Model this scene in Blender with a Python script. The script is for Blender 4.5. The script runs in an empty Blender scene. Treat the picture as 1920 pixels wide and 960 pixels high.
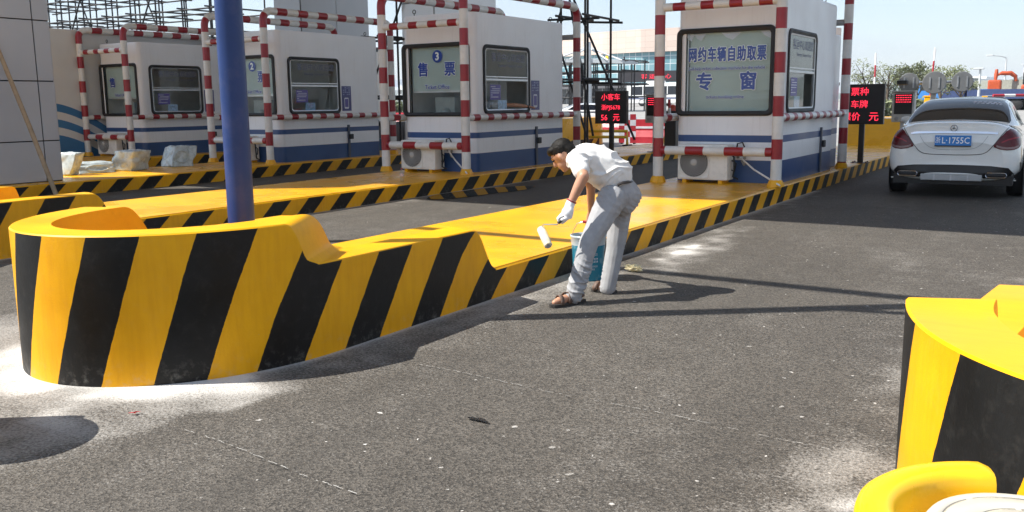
import bpy, bmesh, math, random
import numpy as np
from mathutils import Vector, Matrix, Quaternion, noise
from mathutils.bvhtree import BVHTree
random.seed(7)
rad = math.radians
S = bpy.context.scene
COL = S.collection

# ---------------------------------------------------------------- camera, light
F_PX, CAM_H = 1700.0, 1.5
_y = Vector((2055-960, -(180-480), -F_PX)).normalized()
_l = Vector((-1670-960, -(222-480), -F_PX)).normalized()
_z = (-_l).cross(_y).normalized()
_x = _y.cross(_z)
RW = Matrix((_x, _y, _z))                      # camera -> world
cam = bpy.data.objects.new('camera', bpy.data.cameras.new('camera'))
COL.objects.link(cam)
cam.matrix_world = Matrix.Translation((0, 0, CAM_H)) @ RW.to_4x4()
cam.data.sensor_width = 36.0
cam.data.lens = F_PX/1920*36
cam.data.clip_end = 20000
S.camera = cam

SUN_TO = Vector((0.80, 0.60, -1.19)).normalized()   # travel direction of the light
sun_from = -SUN_TO
SUN_EL = math.asin(sun_from.z)
SUN_ROT = math.atan2(sun_from.x, sun_from.y)
w = bpy.data.worlds.new('World'); S.world = w; w.use_nodes = True
nt = w.node_tree
sky = nt.nodes.new('ShaderNodeTexSky'); sky.sky_type = 'NISHITA'; sky.sun_disc = False
sky.sun_elevation = SUN_EL; sky.sun_rotation = SUN_ROT
sky.air_density = 1.0; sky.dust_density = 0.6; sky.ozone_density = 1.5
bg = nt.nodes['Background']; bg.inputs['Strength'].default_value = 0.112
hz = nt.nodes.new('ShaderNodeMix'); hz.data_type = 'RGBA'; hz.inputs[0].default_value = .5      # pale humid haze over the whole sky
hz.inputs[7].default_value = (3.5, 4.0, 4.7, 1)
_tc = nt.nodes.new('ShaderNodeTexCoord'); _mp = nt.nodes.new('ShaderNodeMapping'); _mp.inputs['Scale'].default_value = (1, 1, 3.5)
_cn = nt.nodes.new('ShaderNodeTexNoise'); _cn.inputs['Scale'].default_value = 3.2; _cn.inputs['Detail'].default_value = 6
_cr = nt.nodes.new('ShaderNodeMapRange'); _cr.inputs[1].default_value = .46; _cr.inputs[2].default_value = .74; _cr.inputs[3].default_value = .38; _cr.inputs[4].default_value = .80
nt.links.new(_tc.outputs['Generated'], _mp.inputs[0]); nt.links.new(_mp.outputs[0], _cn.inputs['Vector']); nt.links.new(_cn.outputs[0], _cr.inputs[0]); nt.links.new(_cr.outputs[0], hz.inputs[0])   # thin cloud
nt.links.new(sky.outputs[0], hz.inputs[6]); nt.links.new(hz.outputs[2], bg.inputs['Color'])
sun = bpy.data.objects.new('sun', bpy.data.lights.new('sun', 'SUN')); COL.objects.link(sun)
sun.data.energy = 5.0; sun.data.angle = rad(0.53); sun.data.color = (1.0, 0.95, 0.87)
sun.rotation_mode = 'QUATERNION'; sun.rotation_quaternion = SUN_TO.to_track_quat('-Z', 'Y')
vs = S.view_settings
vs.view_transform = 'Standard'; vs.look = 'None'; vs.gamma = 1; vs.use_curve_mapping = False
vs.exposure = 0.84
try:
    S.cycles.max_bounces = 7; S.cycles.transparent_max_bounces = 12
    S.cycles.volume_bounces = 0
except Exception: pass

def P(px, py, depth):
    """world point seen in direction (px,py) of the 1920x960 photo, at a forward distance"""
    d = RW @ Vector((px-960, -(py-480), -F_PX))
    return Vector((0, 0, CAM_H)) + d*(depth/F_PX)
def G(px, py, z=0.0):
    d = RW @ Vector((px-960, -(py-480), -F_PX)); t = (z-CAM_H)/d.z
    return Vector((d.x*t, d.y*t, z))

# ---------------------------------------------------------------- mesh helpers
class MB:
    def __init__(s): s.v=[]; s.f=[]; s.m=[]; s.uv=[]; s.sm=[]
    def add(s, verts, faces, mi=0, uvs=None, smooth=False, M=None):
        o=len(s.v)
        for p in verts:
            p=Vector(p); s.v.append(M@p if M else p)
        for f in faces:
            s.f.append([o+i for i in f]); s.m.append(mi); s.sm.append(smooth)
            s.uv.append([uvs[i] for i in f] if uvs else None)
        return s
    def box(s, a, b, mi=0, bev=0.0, M=None):
        a=Vector(a); b=Vector(b); lo=Vector([min(a[i],b[i]) for i in range(3)]); hi=Vector([max(a[i],b[i]) for i in range(3)])
        if bev<=0:
            vs=[(x,y,z) for z in (lo.z,hi.z) for y in (lo.y,hi.y) for x in (lo.x,hi.x)]
            return s.add(vs,[(0,2,3,1),(4,5,7,6),(0,1,5,4),(2,6,7,3),(0,4,6,2),(1,3,7,5)],mi,M=M)
        bm=bmesh.new(); bmesh.ops.create_cube(bm,size=1)
        for v in bm.verts: v.co=Vector(((lo.x+hi.x)/2+v.co.x*(hi.x-lo.x),(lo.y+hi.y)/2+v.co.y*(hi.y-lo.y),(lo.z+hi.z)/2+v.co.z*(hi.z-lo.z)))
        bev=min(bev,0.45*min(hi-lo))
        bmesh.ops.bevel(bm,geom=bm.edges[:],offset=bev,segments=2,profile=0.6,affect='EDGES')
        return s.bm(bm,mi,M=M)
    def bm(s,bm,mi=0,smooth=False,M=None):
        bm.verts.index_update()
        s.add([v.co.copy() for v in bm.verts],[[v.index for v in f.verts] for f in bm.faces],mi,smooth=smooth,M=M); bm.free(); return s
    def tube(s, path, r, seg=12, mi=0, caps=True, u0=0.0):
        path=[Vector(p) for p in path]; n=len(path)
        rr=r if isinstance(r,(list,tuple)) else [r]*n
        t=[(path[min(i+1,n-1)]-path[max(i-1,0)]).normalized() for i in range(n)]
        up=Vector((0,0,1)) if abs(t[0].z)<0.9 else Vector((1,0,0))
        nx=t[0].cross(up).normalized(); L=u0; vs=[];uv=[]
        for i in range(n):
            if i: 
                q=t[i-1].rotation_difference(t[i]); nx=(q@nx).normalized(); L+=(path[i]-path[i-1]).length
            ny=t[i].cross(nx)
            for k in range(seg):
                a=2*math.pi*k/seg; vs.append(path[i]+nx*(math.cos(a)*rr[i])+ny*(math.sin(a)*rr[i])); uv.append((L,k/seg))
        fs=[(i*seg+k,i*seg+(k+1)%seg,(i+1)*seg+(k+1)%seg,(i+1)*seg+k) for i in range(n-1) for k in range(seg)]
        s.add(vs,fs,mi,uv,True)
        if caps:
            s.add(vs[:seg],[tuple(range(seg))[::-1]],mi,uv[:seg]); s.add(vs[-seg:],[tuple(range(seg))],mi,uv[-seg:])
        return s
    def lathe(s, prof, seg=24, mi=0, M=None, smooth=True):
        vs=[];n=len(prof)
        for r,z in prof:
            for k in range(seg):
                a=2*math.pi*k/seg; vs.append((r*math.cos(a),r*math.sin(a),z))
        fs=[(i*seg+k,i*seg+(k+1)%seg,(i+1)*seg+(k+1)%seg,(i+1)*seg+k) for i in range(n-1) for k in range(seg)]
        return s.add(vs,fs,mi,smooth=smooth,M=M)
    def prism(s, poly, z0, z1, mi=0, M=None, top=None):
        n=len(poly); vs=[(p[0],p[1],z0) for p in poly]+[(p[0],p[1],z1) for p in poly]
        s.add(vs,[(i,(i+1)%n,n+(i+1)%n,n+i) for i in range(n)],mi,M=M)
        s.add(vs,[tuple(range(n))[::-1]],mi,M=M); s.add(vs,[tuple(range(n,2*n))],mi if top is None else top,M=M); return s
    def ell(s, c, r, mi=0, M=None, seg=16, rings=10):
        c=Vector(c); r=Vector(r) if not isinstance(r,(int,float)) else Vector((r,r,r)); vs=[]
        for i in range(rings+1):
            t=math.pi*i/rings
            for k in range(seg):
                a=2*math.pi*k/seg
                p=Vector((r.x*math.sin(t)*math.cos(a),r.y*math.sin(t)*math.sin(a),-r.z*math.cos(t)))
                vs.append(c+(M@p if M else p))
        fs=[(i*seg+k,i*seg+(k+1)%seg,(i+1)*seg+(k+1)%seg,(i+1)*seg+k) for i in range(rings) for k in range(seg)]
        return s.add(vs,fs,mi,smooth=True)
def link(o,parent=None):
    COL.objects.link(o)
    if parent is not None: o.parent=parent
    return o
def obj(name, mb, mats, parent=None, loc=None, smooth=None, rot=None):
    me=bpy.data.meshes.new(name); me.from_pydata([tuple(v) for v in mb.v],[],mb.f)
    for m in (mats if isinstance(mats,(list,tuple)) else [mats]): me.materials.append(m)
    me.polygons.foreach_set('material_index',mb.m)
    me.polygons.foreach_set('use_smooth',[bool(x) if smooth is None else smooth for x in mb.sm])
    if any(u is not None for u in mb.uv):
        ul=me.uv_layers.new(name='UVMap'); i=0
        for f,u in zip(mb.f,mb.uv):
            for k in range(len(f)):
                ul.data[i].uv=u[k] if u else (0,0); i+=1
    me.update()
    o=bpy.data.objects.new(name,me)
    if loc is not None: o.location=loc
    if rot is not None: o.rotation_euler=rot
    return link(o,parent)
def tag(o,label,cat,group=None):
    o['label']=label; o['category']=cat
    if group: o['group']=group
    return o
def thing(name,label,cat,loc=(0,0,0),rz=0,group=None,parent=None):
    o=bpy.data.objects.new(name,None); o.location=loc; o.rotation_euler=(0,0,rz); o.empty_display_size=.1
    link(o); return tag(o,label,cat,group)
def struct(o,kind='structure'): o['kind']=kind; return o
def copy_tree(o,parent=None):
    c=o.copy(); COL.objects.link(c); c.parent=parent
    for ch in list(o.children): copy_tree(ch,c)
    return c
def evaluate(o,name=None):
    """apply modifiers to plain mesh data"""
    bpy.context.view_layer.update()
    dg=bpy.context.evaluated_depsgraph_get(); me=bpy.data.meshes.new_from_object(o.evaluated_get(dg))
    o.modifiers.clear(); o.data=me; return o
def text(body,size,mat,parent,M,name='lettering',offset=0.0,ext=0.0015,align='CENTER',sx=1.0):
    """lettering as a thin mesh; offset > 0 thickens the strokes with shifted copies"""
    cu=bpy.data.curves.new('txt','FONT'); cu.body=body; cu.size=size; cu.align_x=align; cu.align_y='CENTER'
    cu.extrude=ext; cu.resolution_u=2
    t=bpy.data.objects.new('txt',cu); COL.objects.link(t)
    bpy.context.view_layer.update(); dg=bpy.context.evaluated_depsgraph_get()
    me=bpy.data.meshes.new_from_object(t.evaluated_get(dg)); bpy.data.objects.remove(t)
    me.transform(Matrix.Diagonal((sx,1,1,1)))
    if offset>0.0005:
        bm=bmesh.new(); tmp=me.copy(); k=10
        for i in range(k):
            a=2*math.pi*i/k; bm.from_mesh(tmp); tmp.transform(Matrix.Identity(4))
            n=len(me.vertices); bm.verts.ensure_lookup_table()
            for v in bm.verts[-n:]: v.co+=Vector((offset*math.cos(a),offset*math.sin(a),.00012*i))
        bm.to_mesh(me); bm.free()
    me.transform(M); me.materials.clear(); me.materials.append(mat); me.name=name
    return link(bpy.data.objects.new(name,me),parent)
def face_front(x,y,z):   # text standing on a plane facing -Y
    return Matrix.Translation((x,y,z)) @ Matrix.Rotation(rad(90),4,'X')
def face_right(x,y,z):   # facing +X
    return Matrix.Translation((x,y,z)) @ Matrix.Rotation(rad(90),4,'Z') @ Matrix.Rotation(rad(90),4,'X')

# ---------------------------------------------------------------- materials
MATS={}
def N(nt,t,**k):
    n=nt.nodes.new(t)
    for a,b in k.items(): setattr(n,a,b)
    return n
def base_mat(name):
    m=bpy.data.materials.new(name); m.use_nodes=True; nt=m.node_tree
    return m,nt,nt.nodes['Principled BSDF']
def mix(nt,fac,a,b,blend='MIX'):
    n=N(nt,'ShaderNodeMix',data_type='RGBA',blend_type=blend)
    for sock,val in ((n.inputs[0],fac),(n.inputs[6],a),(n.inputs[7],b)):
        if hasattr(val,'is_output'): nt.links.new(val,sock)
        else: sock.default_value=val if not isinstance(val,tuple) else (*val[:3],1)
    return n.outputs[2]
def ramp(nt,src,p0,p1,c0=0.0,c1=1.0):
    r=N(nt,'ShaderNodeMapRange'); r.inputs[1].default_value=p0; r.inputs[2].default_value=p1; r.inputs[3].default_value=c0; r.inputs[4].default_value=c1
    r.clamp=True; nt.links.new(src,r.inputs[0]); return r.outputs[0]
def math_(nt,op,a,b=None,c=None):
    n=N(nt,'ShaderNodeMath',operation=op)
    for i,v in enumerate((a,b,c)):
        if v is None: continue
        if hasattr(v,'is_output'): nt.links.new(v,n.inputs[i])
        else: n.inputs[i].default_value=v
    return n.outputs[0]
def noise_(nt,scale,detail=3,rough=.55,vec=None,out=0):
    n=N(nt,'ShaderNodeTexNoise'); n.inputs['Scale'].default_value=scale; n.inputs['Detail'].default_value=detail; n.inputs['Roughness'].default_value=rough
    if vec is None:
        g=N(nt,'ShaderNodeNewGeometry'); vec=g.outputs['Position']
    nt.links.new(vec,n.inputs['Vector']); return n.outputs[out]
def bump(nt,p,h,strength=.2,dist=.01):
    b=N(nt,'ShaderNodeBump'); b.inputs['Strength'].default_value=strength; b.inputs['Distance'].default_value=dist
    nt.links.new(h,b.inputs['Height']); nt.links.new(b.outputs[0],p.inputs['Normal'])
def pmat(name,col,rough=.5,metal=0.0,var=.12,scale=6.0,bmp=0.0,bscale=60,dirt=None,spec=.5,coat=0.0):
    if name in MATS: return MATS[name]
    m,nt,p=base_mat(name)
    p.inputs['Roughness'].default_value=rough; p.inputs['Metallic'].default_value=metal; p.inputs['Specular IOR Level'].default_value=spec
    p.inputs['Coat Weight'].default_value=coat; p.inputs['Coat Roughness'].default_value=.06
    c=None
    if var>0:
        n=noise_(nt,scale,4)
        c=mix(nt,ramp(nt,n,.3,.7),tuple(x*(1-var) for x in col),tuple(min(1,x*(1+var)) for x in col))
        rr=ramp(nt,n,.3,.7,max(.02,rough-.06),min(1,rough+.08)); nt.links.new(rr,p.inputs['Roughness'])
    if dirt:
        n2=noise_(nt,scale*2.3,6,.7); dcol,amt=dirt
        f=math_(nt,'MULTIPLY',ramp(nt,n2,.5,.72),amt)
        c=mix(nt,f,c if c else col,dcol)
    if c: nt.links.new(c,p.inputs['Base Color'])
    else: p.inputs['Base Color'].default_value=(*col,1)
    if bmp>0: bump(nt,p,noise_(nt,bscale,3),bmp,.004)
    MATS[name]=m; return m
def emit(name,col,strength):
    if name in MATS: return MATS[name]
    m,nt,p=base_mat(name); p.inputs['Base Color'].default_value=(*[c*.3 for c in col],1)
    p.inputs['Emission Color'].default_value=(*col,1); p.inputs['Emission Strength'].default_value=strength; MATS[name]=m; return m
def glassmat(name,tint=(.8,.88,.86),refl=.14,rough=.02):
    m=bpy.data.materials.new(name); m.use_nodes=True; nt=m.node_tree; nt.nodes.clear()
    o=N(nt,'ShaderNodeOutputMaterial'); t=N(nt,'ShaderNodeBsdfTransparent'); t.inputs[0].default_value=(*tint,1)
    g=N(nt,'ShaderNodeBsdfGlossy'); g.inputs['Roughness'].default_value=rough
    f=N(nt,'ShaderNodeLayerWeight'); f.inputs[0].default_value=.5
    mx=N(nt,'ShaderNodeMixShader'); fac=math_(nt,'ADD',math_(nt,'MULTIPLY',math_(nt,'POWER',f.outputs['Facing'],5),.9),refl*.3)
    nt.links.new(fac,mx.inputs[0]); nt.links.new(t.outputs[0],mx.inputs[1]); nt.links.new(g.outputs[0],mx.inputs[2]); nt.links.new(mx.outputs[0],o.inputs[0])
    return m
YEL=(.80,.44,.012); BLK=(.014,.014,.015)
def yellow_mat(name='yellow_paint',spec=.38,rough=0.0):
    m,nt,p=base_mat(name)
    n1=noise_(nt,2.2,4); n2=noise_(nt,14,6,.7); n3=noise_(nt,1.1,2)
    c=mix(nt,ramp(nt,n1,.3,.7),(.74,.355,.003),(.84,.42,.005))
    c=mix(nt,math_(nt,'MULTIPLY',ramp(nt,n2,.60,.78),.22),c,(.46,.25,.03))
    nt.links.new(c,p.inputs['Base Color'])
    nt.links.new(ramp(nt,n3,.35,.65,.22+rough,.42+rough),p.inputs['Roughness']); p.inputs['Specular IOR Level'].default_value=spec
    mk=N(nt,'ShaderNodeMapping'); mk.inputs['Scale'].default_value=(3,22,22); g=N(nt,'ShaderNodeNewGeometry'); nt.links.new(g.outputs['Position'],mk.inputs[0])
    roll=noise_(nt,1.0,4,.6,mk.outputs[0]); n5=noise_(nt,5.5,6,.75)
    c=mix(nt,math_(nt,'MULTIPLY',ramp(nt,roll,.45,.7),.14),c,(.50,.20,.003)); c=mix(nt,math_(nt,'MULTIPLY',ramp(nt,n5,.62,.78),.30),c,(.40,.30,.16))
    nt.links.new(c,p.inputs['Base Color'])
    bump(nt,p,math_(nt,'ADD',noise_(nt,90,3),roll),.16,.003); return m
def stripe_mat(period=.653,offset=0.0):
    m,nt,p=base_mat('hazard_stripe_paint')
    uv=N(nt,'ShaderNodeUVMap'); sp=N(nt,'ShaderNodeSeparateXYZ'); nt.links.new(uv.outputs[0],sp.inputs[0])
    wob=math_(nt,'MULTIPLY',math_(nt,'SUBTRACT',noise_(nt,9,5,.65),.5),.020)
    s=math_(nt,'SUBTRACT',sp.outputs[0],math_(nt,'MULTIPLY',sp.outputs[1],math_(nt,'ADD',math_(nt,'ADD',ramp(nt,sp.outputs[0],-1.0,.1,.38,.60),ramp(nt,sp.outputs[0],.1,1.3,0,.10)),ramp(nt,sp.outputs[0],1.3,2.0,0,.45))))
    s=math_(nt,'ADD',math_(nt,'ADD',s,wob),100*period-offset)
    fr=math_(nt,'FRACT',math_(nt,'DIVIDE',s,period))
    isb=math_(nt,'LESS_THAN',fr,.5)
    n1=noise_(nt,3,4); n2=noise_(nt,18,6,.7)
    y=mix(nt,ramp(nt,n1,.3,.7),(.72,.335,.003),(.82,.40,.004))
    k=mix(nt,ramp(nt,n1,.3,.7),(.006,.006,.006),(.011,.011,.011))
    c=mix(nt,isb,y,k)
    # scuffs and dust splashed up from the road
    low=ramp(nt,sp.outputs[1],.0,.14,1,0)
    d=math_(nt,'MULTIPLY',math_(nt,'ADD',math_(nt,'MULTIPLY',low,.30),.03),ramp(nt,n2,.52,.75))
    c=mix(nt,d,c,(.42,.40,.36))
    nt.links.new(c,p.inputs['Base Color']); nt.links.new(ramp(nt,n1,.35,.65,.35,.55),p.inputs['Roughness']); p.inputs['Specular IOR Level'].default_value=.25
    mk=N(nt,'ShaderNodeMapping'); mk.inputs['Scale'].default_value=(26,26,3); g=N(nt,'ShaderNodeNewGeometry'); nt.links.new(g.outputs['Position'],mk.inputs[0])
    roll=noise_(nt,1.0,4,.6,mk.outputs[0])
    c=mix(nt,math_(nt,'MULTIPLY',ramp(nt,roll,.42,.68),.5),c,(.86,.80,.70),'MULTIPLY')
    chip=math_(nt,'MULTIPLY',math_(nt,'GREATER_THAN',noise_(nt,34,5,.75),.735),ramp(nt,n1,.45,.6))
    c=mix(nt,math_(nt,'MULTIPLY',chip,.8),c,(.36,.34,.31)); nt.links.new(c,p.inputs['Base Color'])
    bump(nt,p,math_(nt,'ADD',noise_(nt,70,4),math_(nt,'MULTIPLY',roll,.6)),.25,.004); return m
def redwhite_mat(period,white=.42,frac=.47):
    m,nt,p=base_mat('red_white_band_paint')
    uv=N(nt,'ShaderNodeUVMap'); sp=N(nt,'ShaderNodeSeparateXYZ'); nt.links.new(uv.outputs[0],sp.inputs[0])
    s=math_(nt,'DIVIDE',math_(nt,'ADD',sp.outputs[0],100*period-white),period)
    r=math_(nt,'LESS_THAN',math_(nt,'FRACT',s),frac)
    n=noise_(nt,5,5,.65)
    wcol=mix(nt,ramp(nt,n,.35,.75),(.74,.73,.70),(.60,.59,.55))
    rcol=mix(nt,ramp(nt,n,.3,.7),(.26,.012,.020),(.33,.018,.028))
    nt.links.new(mix(nt,r,wcol,rcol),p.inputs['Base Color']); p.inputs['Roughness'].default_value=.32
    bump(nt,p,noise_(nt,40,2),.06,.003); return m
YELLOW=yellow_mat(); YELLOWM=yellow_mat('yellow_wall_paint',.22,.12); RW_POST=redwhite_mat(.62,.40,.47); RW_RAIL=redwhite_mat(.44,.16,.45)
WHITE=pmat('white_paint',(.74,.74,.72),.35,var=.05,scale=2.5,dirt=((.45,.43,.40),.25))
BOOTHW=None
DKMETAL=pmat('dark_metal',(.035,.036,.038),.45,.6)
GALV=pmat('galvanised_steel',(.45,.46,.47),.42,.8,var=.15)
RUBBER=pmat('black_rubber',(.012,.012,.013),.55)
GREYP=pmat('grey_paint',(.30,.31,.32),.5)
BLUEP=pmat('blue_pole_paint',(.014,.038,.145),.34,var=.12,scale=3,spec=.35,dirt=((.22,.20,.24),.12))
CONC=pmat('concrete',(.32,.31,.29),.85,var=.15,scale=4,bmp=.3,bscale=25)
GLASS=glassmat('window_glass',(.95,.97,.965),.06); DGLASS=glassmat('dark_glass',(.25,.28,.30),.2)
TXTBLUE=pmat('blue_letter_film',(.008,.050,.36),.4,var=0); TXTWHITE=pmat('white_letter_film',(.92,.94,.94),.4,var=0)
LEDRED=emit('red_led',(1.0,.03,.07),1.0)
SCREEN=pmat('led_panel_black',(.012,.010,.010),.4,var=.1)
SKIN=pmat('skin',(.46,.24,.15),.5,var=.08,scale=14)
HAIR=pmat('black_hair',(.008,.007,.006),.6,spec=.2,var=.3,scale=60,bmp=.6,bscale=120)
RED=pmat('red_plastic',(.38,.02,.035),.4)
ORANGE=pmat('orange_paint',(.46,.075,.02),.5)
TYRE=pmat('tyre_rubber',(.013,.013,.014),.75,bmp=.3,bscale=60)

# ---------------------------------------------------------------- ground
ISL=dict(i1=(-21.0,4.9),i2=(-15.75,4.6),i3=(-10.18,4.42),i4=(-4.82,4.0),i5=(.50,3.54))
HW=1.0
def isl_dist(x,y,cx,y0,y1=26.0):
    u=x-cx; v=y-y0
    r=np.sqrt((u/HW)**2+(np.minimum(v,0)/1.30)**2)
    dn=(r-1)*1.05; ds=np.abs(u)-HW
    return np.where(v<0,dn,ds)
def axis(lo,hi,step,far,grow=1.35):
    a=list(np.arange(lo,hi,step)); d=step
    l=lo
    while l>-far: d*=grow; l-=d; a.insert(0,l)
    d=step; h=a[-1]
    while h<far: d*=grow; h+=d; a.append(h)
    return np.array(a)
def rise(d): return np.clip((d-55)*.012,0,1.1)
def vnoise(x,y,s,seed=0):
    return np.array([noise.fractal((a*s+seed,b*s,seed*.37),.9,2.0,4) for a,b in zip(x,y)])
def build_ground():
    xs=axis(-12.0,2.6,.065,4200); ys=axis(1.0,15.0,.065,4200)
    X,Y=np.meshgrid(xs,ys); nx=len(xs); ny=len(ys)
    x=X.ravel(); y=Y.ravel(); d=np.hypot(x,y)
    near=(x>-12.5)&(x<3)&(y>.5)&(y<15.5)
    z=rise(d); dust=np.zeros_like(x)
    xn=x[near]; yn=y[near]
    n1=vnoise(xn,yn,1.1,3); n2=vnoise(xn,yn,.45,9); n3=vnoise(xn,yn,3.0,5)
    dd=np.zeros_like(xn)
    for k,(cx,y0) in ISL.items():
        if k=='i5':
            c6,s6=math.cos(rad(6)),math.sin(rad(6)); q=isl_dist(cx+(xn-cx)*c6-(yn-y0)*s6,y0+(xn-cx)*s6+(yn-y0)*c6,cx,y0)
        else: q=isl_dist(xn,yn,cx,y0)
        q=np.maximum(q,0)
        dd=np.maximum(dd,.95*np.exp(-(q/(.13+.05*n1))**2))
        dd=np.maximum(dd,(.34+.7*n2+.3*n3)*np.exp(-(q/.5)**2))
    def blob(cx,cy,rx,ry,a,ang=0,pw=2):
        c,s=math.cos(ang),math.sin(ang); u=(xn-cx)*c+(yn-cy)*s; v=-(xn-cx)*s+(yn-cy)*c
        return a*np.exp(-(np.sqrt((u/rx)**2+(v/ry)**2))**pw)
    # the pale spill of cement round the nose of the nearest island
    st=vnoise(xn*1.0+yn*.2,yn*.35,1.6,13)      # swept streaks along the lane
    dd=np.maximum(dd,blob(-4.85,2.15,1.25,.62,.62,0,5)*(1+.8*n1+.5*n3))
    la=G(170,838); lb=G(660,712); lt=(lb-la).normalized(); ln=(-lt.y,lt.x)      # swept edge of the spill
    sd=(xn-la.x)*ln[0]+(yn-la.y)*ln[1]; al=(xn-la.x)*lt.x+(yn-la.y)*lt.y
    edge=np.clip((sd+.02+.10*n3+.05*n1)/.13,0,1); edge=edge*edge*(3-2*edge)
    qn=np.maximum(isl_dist(xn,yn,*ISL['i4']),0)
    dd=np.maximum(dd,edge*(.50+.62*np.exp(-(qn/.22)**2)+.35*np.clip((al-.35)/.6,0,1))*np.clip((1.25-al)/.3,0,1)*np.clip((al+1.6)/.6,0,1)*np.clip((1.1-qn)/.4,0,1)*(1+.35*n3))
    dd=np.maximum(dd,blob(-6.1,2.7,1.0,1.0,.70,0,3)*(1+.6*n1))
    dd=np.maximum(dd,blob(-3.66,5.62,.30,.50,.80,0,4)*(1+.6*n1))
    rt=np.clip(1-np.abs(xn+3.42)/.55,0,1)*np.clip((yn-5.9)/1.2,0,1)*np.clip((13-yn)/4,0,1)
    dd=np.maximum(dd,rt*(.40+.9*st+.5*n1+.9*n3))
    rr=np.clip((xn+1.25-.10*np.clip(yn-4,0,9))/.75,0,1)**1.3*np.clip((14-yn)/7,0,1)
    dd=np.maximum(dd,rr*(.72+.6*st+.4*n1+.7*n3)*np.clip((8.5-yn)/1.5,.45,1))
    dd=np.maximum(dd,.16*np.clip(st*2.5,0,1)+.10*np.clip(n2*2.2,0,1))
    dust[near]=np.clip(dd,0,1.3); z[near]+=.004*n2
    v=np.stack([x,y,z],1)
    fs=[(j*nx+i,j*nx+i+1,(j+1)*nx+i+1,(j+1)*nx+i) for j in range(ny-1) for i in range(nx-1)]
    me=bpy.data.meshes.new('ground'); me.from_pydata(v.tolist(),[],fs)
    at=me.attributes.new('dust','FLOAT','POINT'); at.data.foreach_set('value',dust)
    me.polygons.foreach_set('use_smooth',[True]*len(fs))
    m,nt,p=base_mat('asphalt')
    g=N(nt,'ShaderNodeNewGeometry'); pos=g.outputs['Position']
    big=noise_(nt,.55,5,.6,pos); mid=noise_(nt,5,5,.65,pos); fine=noise_(nt,170,3,.7,pos); fine2=noise_(nt,60,4,.7,pos)
    vo=N(nt,'ShaderNodeTexVoronoi'); vo.inputs['Scale'].default_value=105; nt.links.new(pos,vo.inputs['Vector'])
    base=mix(nt,ramp(nt,big,.3,.7),(.070,.0635,.055),(.100,.091,.079))
    base=mix(nt,math_(nt,'MULTIPLY',ramp(nt,mid,.45,.7),.30),base,(.110,.100,.087))
    sep=N(nt,'ShaderNodeSeparateColor'); nt.links.new(vo.outputs['Color'],sep.inputs[0])
    agg=mix(nt,ramp(nt,sep.outputs[0],.0,1),(.34,.34,.34),(1.75,1.72,1.68))
    base=mix(nt,.9,base,agg,'MULTIPLY')
    base=mix(nt,math_(nt,'MULTIPLY',ramp(nt,fine2,.58,.72),.5),base,(.21,.195,.172))
    base=mix(nt,math_(nt,'MULTIPLY',ramp(nt,fine,.52,.36),.75),base,(.018,.017,.016))
    # darker polished wheel tracks and oil drips along the lane
    mk=N(nt,'ShaderNodeMapping'); mk.inputs['Scale'].default_value=(1.7,.11,1); nt.links.new(pos,mk.inputs[0])
    trk=noise_(nt,1.0,4,.55,mk.outputs[0]); oil=noise_(nt,2.1,5,.7,pos)
    base=mix(nt,math_(nt,'MULTIPLY',ramp(nt,trk,.5,.72),.38),base,(.040,.037,.033))
    base=mix(nt,math_(nt,'MULTIPLY',ramp(nt,oil,.68,.76),.45),base,(.030,.028,.026))
    # far concrete apron is paler
    a=N(nt,'ShaderNodeAttribute',attribute_name='dust')
    sx=N(nt,'ShaderNodeSeparateXYZ'); nt.links.new(pos,sx.inputs[0])
    far=ramp(nt,math_(nt,'ADD',sx.outputs[1],math_(nt,'MULTIPLY',mid,1.5)),26.5,28.5)
    base=mix(nt,far,base,mix(nt,ramp(nt,big,.3,.7),(.25,.245,.235),(.33,.325,.31)))
    dn=math_(nt,'ADD',a.outputs['Fac'],math_(nt,'MULTIPLY',math_(nt,'SUBTRACT',mid,.5),.8))
    dn=math_(nt,'ADD',dn,math_(nt,'MULTIPLY',math_(nt,'SUBTRACT',fine2,.5),2.3))
    df=ramp(nt,dn,.25,.95)
    dcol=mix(nt,ramp(nt,a.outputs['Fac'],.75,1.15),(.30,.285,.262),(.62,.605,.575))
    base=mix(nt,df,base,dcol)
    # splashes of dried plaster
    wv=N(nt,'ShaderNodeVectorMath',operation='ADD'); sc=N(nt,'ShaderNodeVectorMath',operation='SCALE'); sc.inputs['Scale'].default_value=.10
    nt.links.new(noise_(nt,9,4,.6,pos,1),sc.inputs[0]); nt.links.new(pos,wv.inputs[0]); nt.links.new(sc.outputs[0],wv.inputs[1])
    nearer=ramp(nt,sx.outputs[0],-3.4,-.6)
    for scale,rmax,lo in ((3.3,.085,.62),(8.0,.10,.60),(17.0,.13,.70)):
        v2=N(nt,'ShaderNodeTexVoronoi'); v2.inputs['Scale'].default_value=scale; nt.links.new(wv.outputs[0],v2.inputs['Vector'])
        s2=N(nt,'ShaderNodeSeparateColor'); nt.links.new(v2.outputs['Color'],s2.inputs[0])
        pick=math_(nt,'ADD',s2.outputs[0],math_(nt,'MULTIPLY',nearer,.16))
        thr=ramp(nt,pick,lo,1.1,.0,rmax)
        sp=math_(nt,'MULTIPLY',math_(nt,'LESS_THAN',v2.outputs['Distance'],thr),ramp(nt,fine2,.33,.5,.25,.9))
        base=mix(nt,math_(nt,'MULTIPLY',sp,math_(nt,'SUBTRACT',1.0,far)),base,mix(nt,s2.outputs[1],(.30,.285,.26),(.62,.60,.56)))
    nt.links.new(base,p.inputs['Base Color'])
    nt.links.new(ramp(nt,fine2,.3,.7,.62,.95),p.inputs['Roughness']); p.inputs['Specular IOR Level'].default_value=.35
    h=math_(nt,'ADD',math_(nt,'MULTIPLY',fine,.6),math_(nt,'MULTIPLY',vo.outputs['Distance'],.7))
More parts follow.
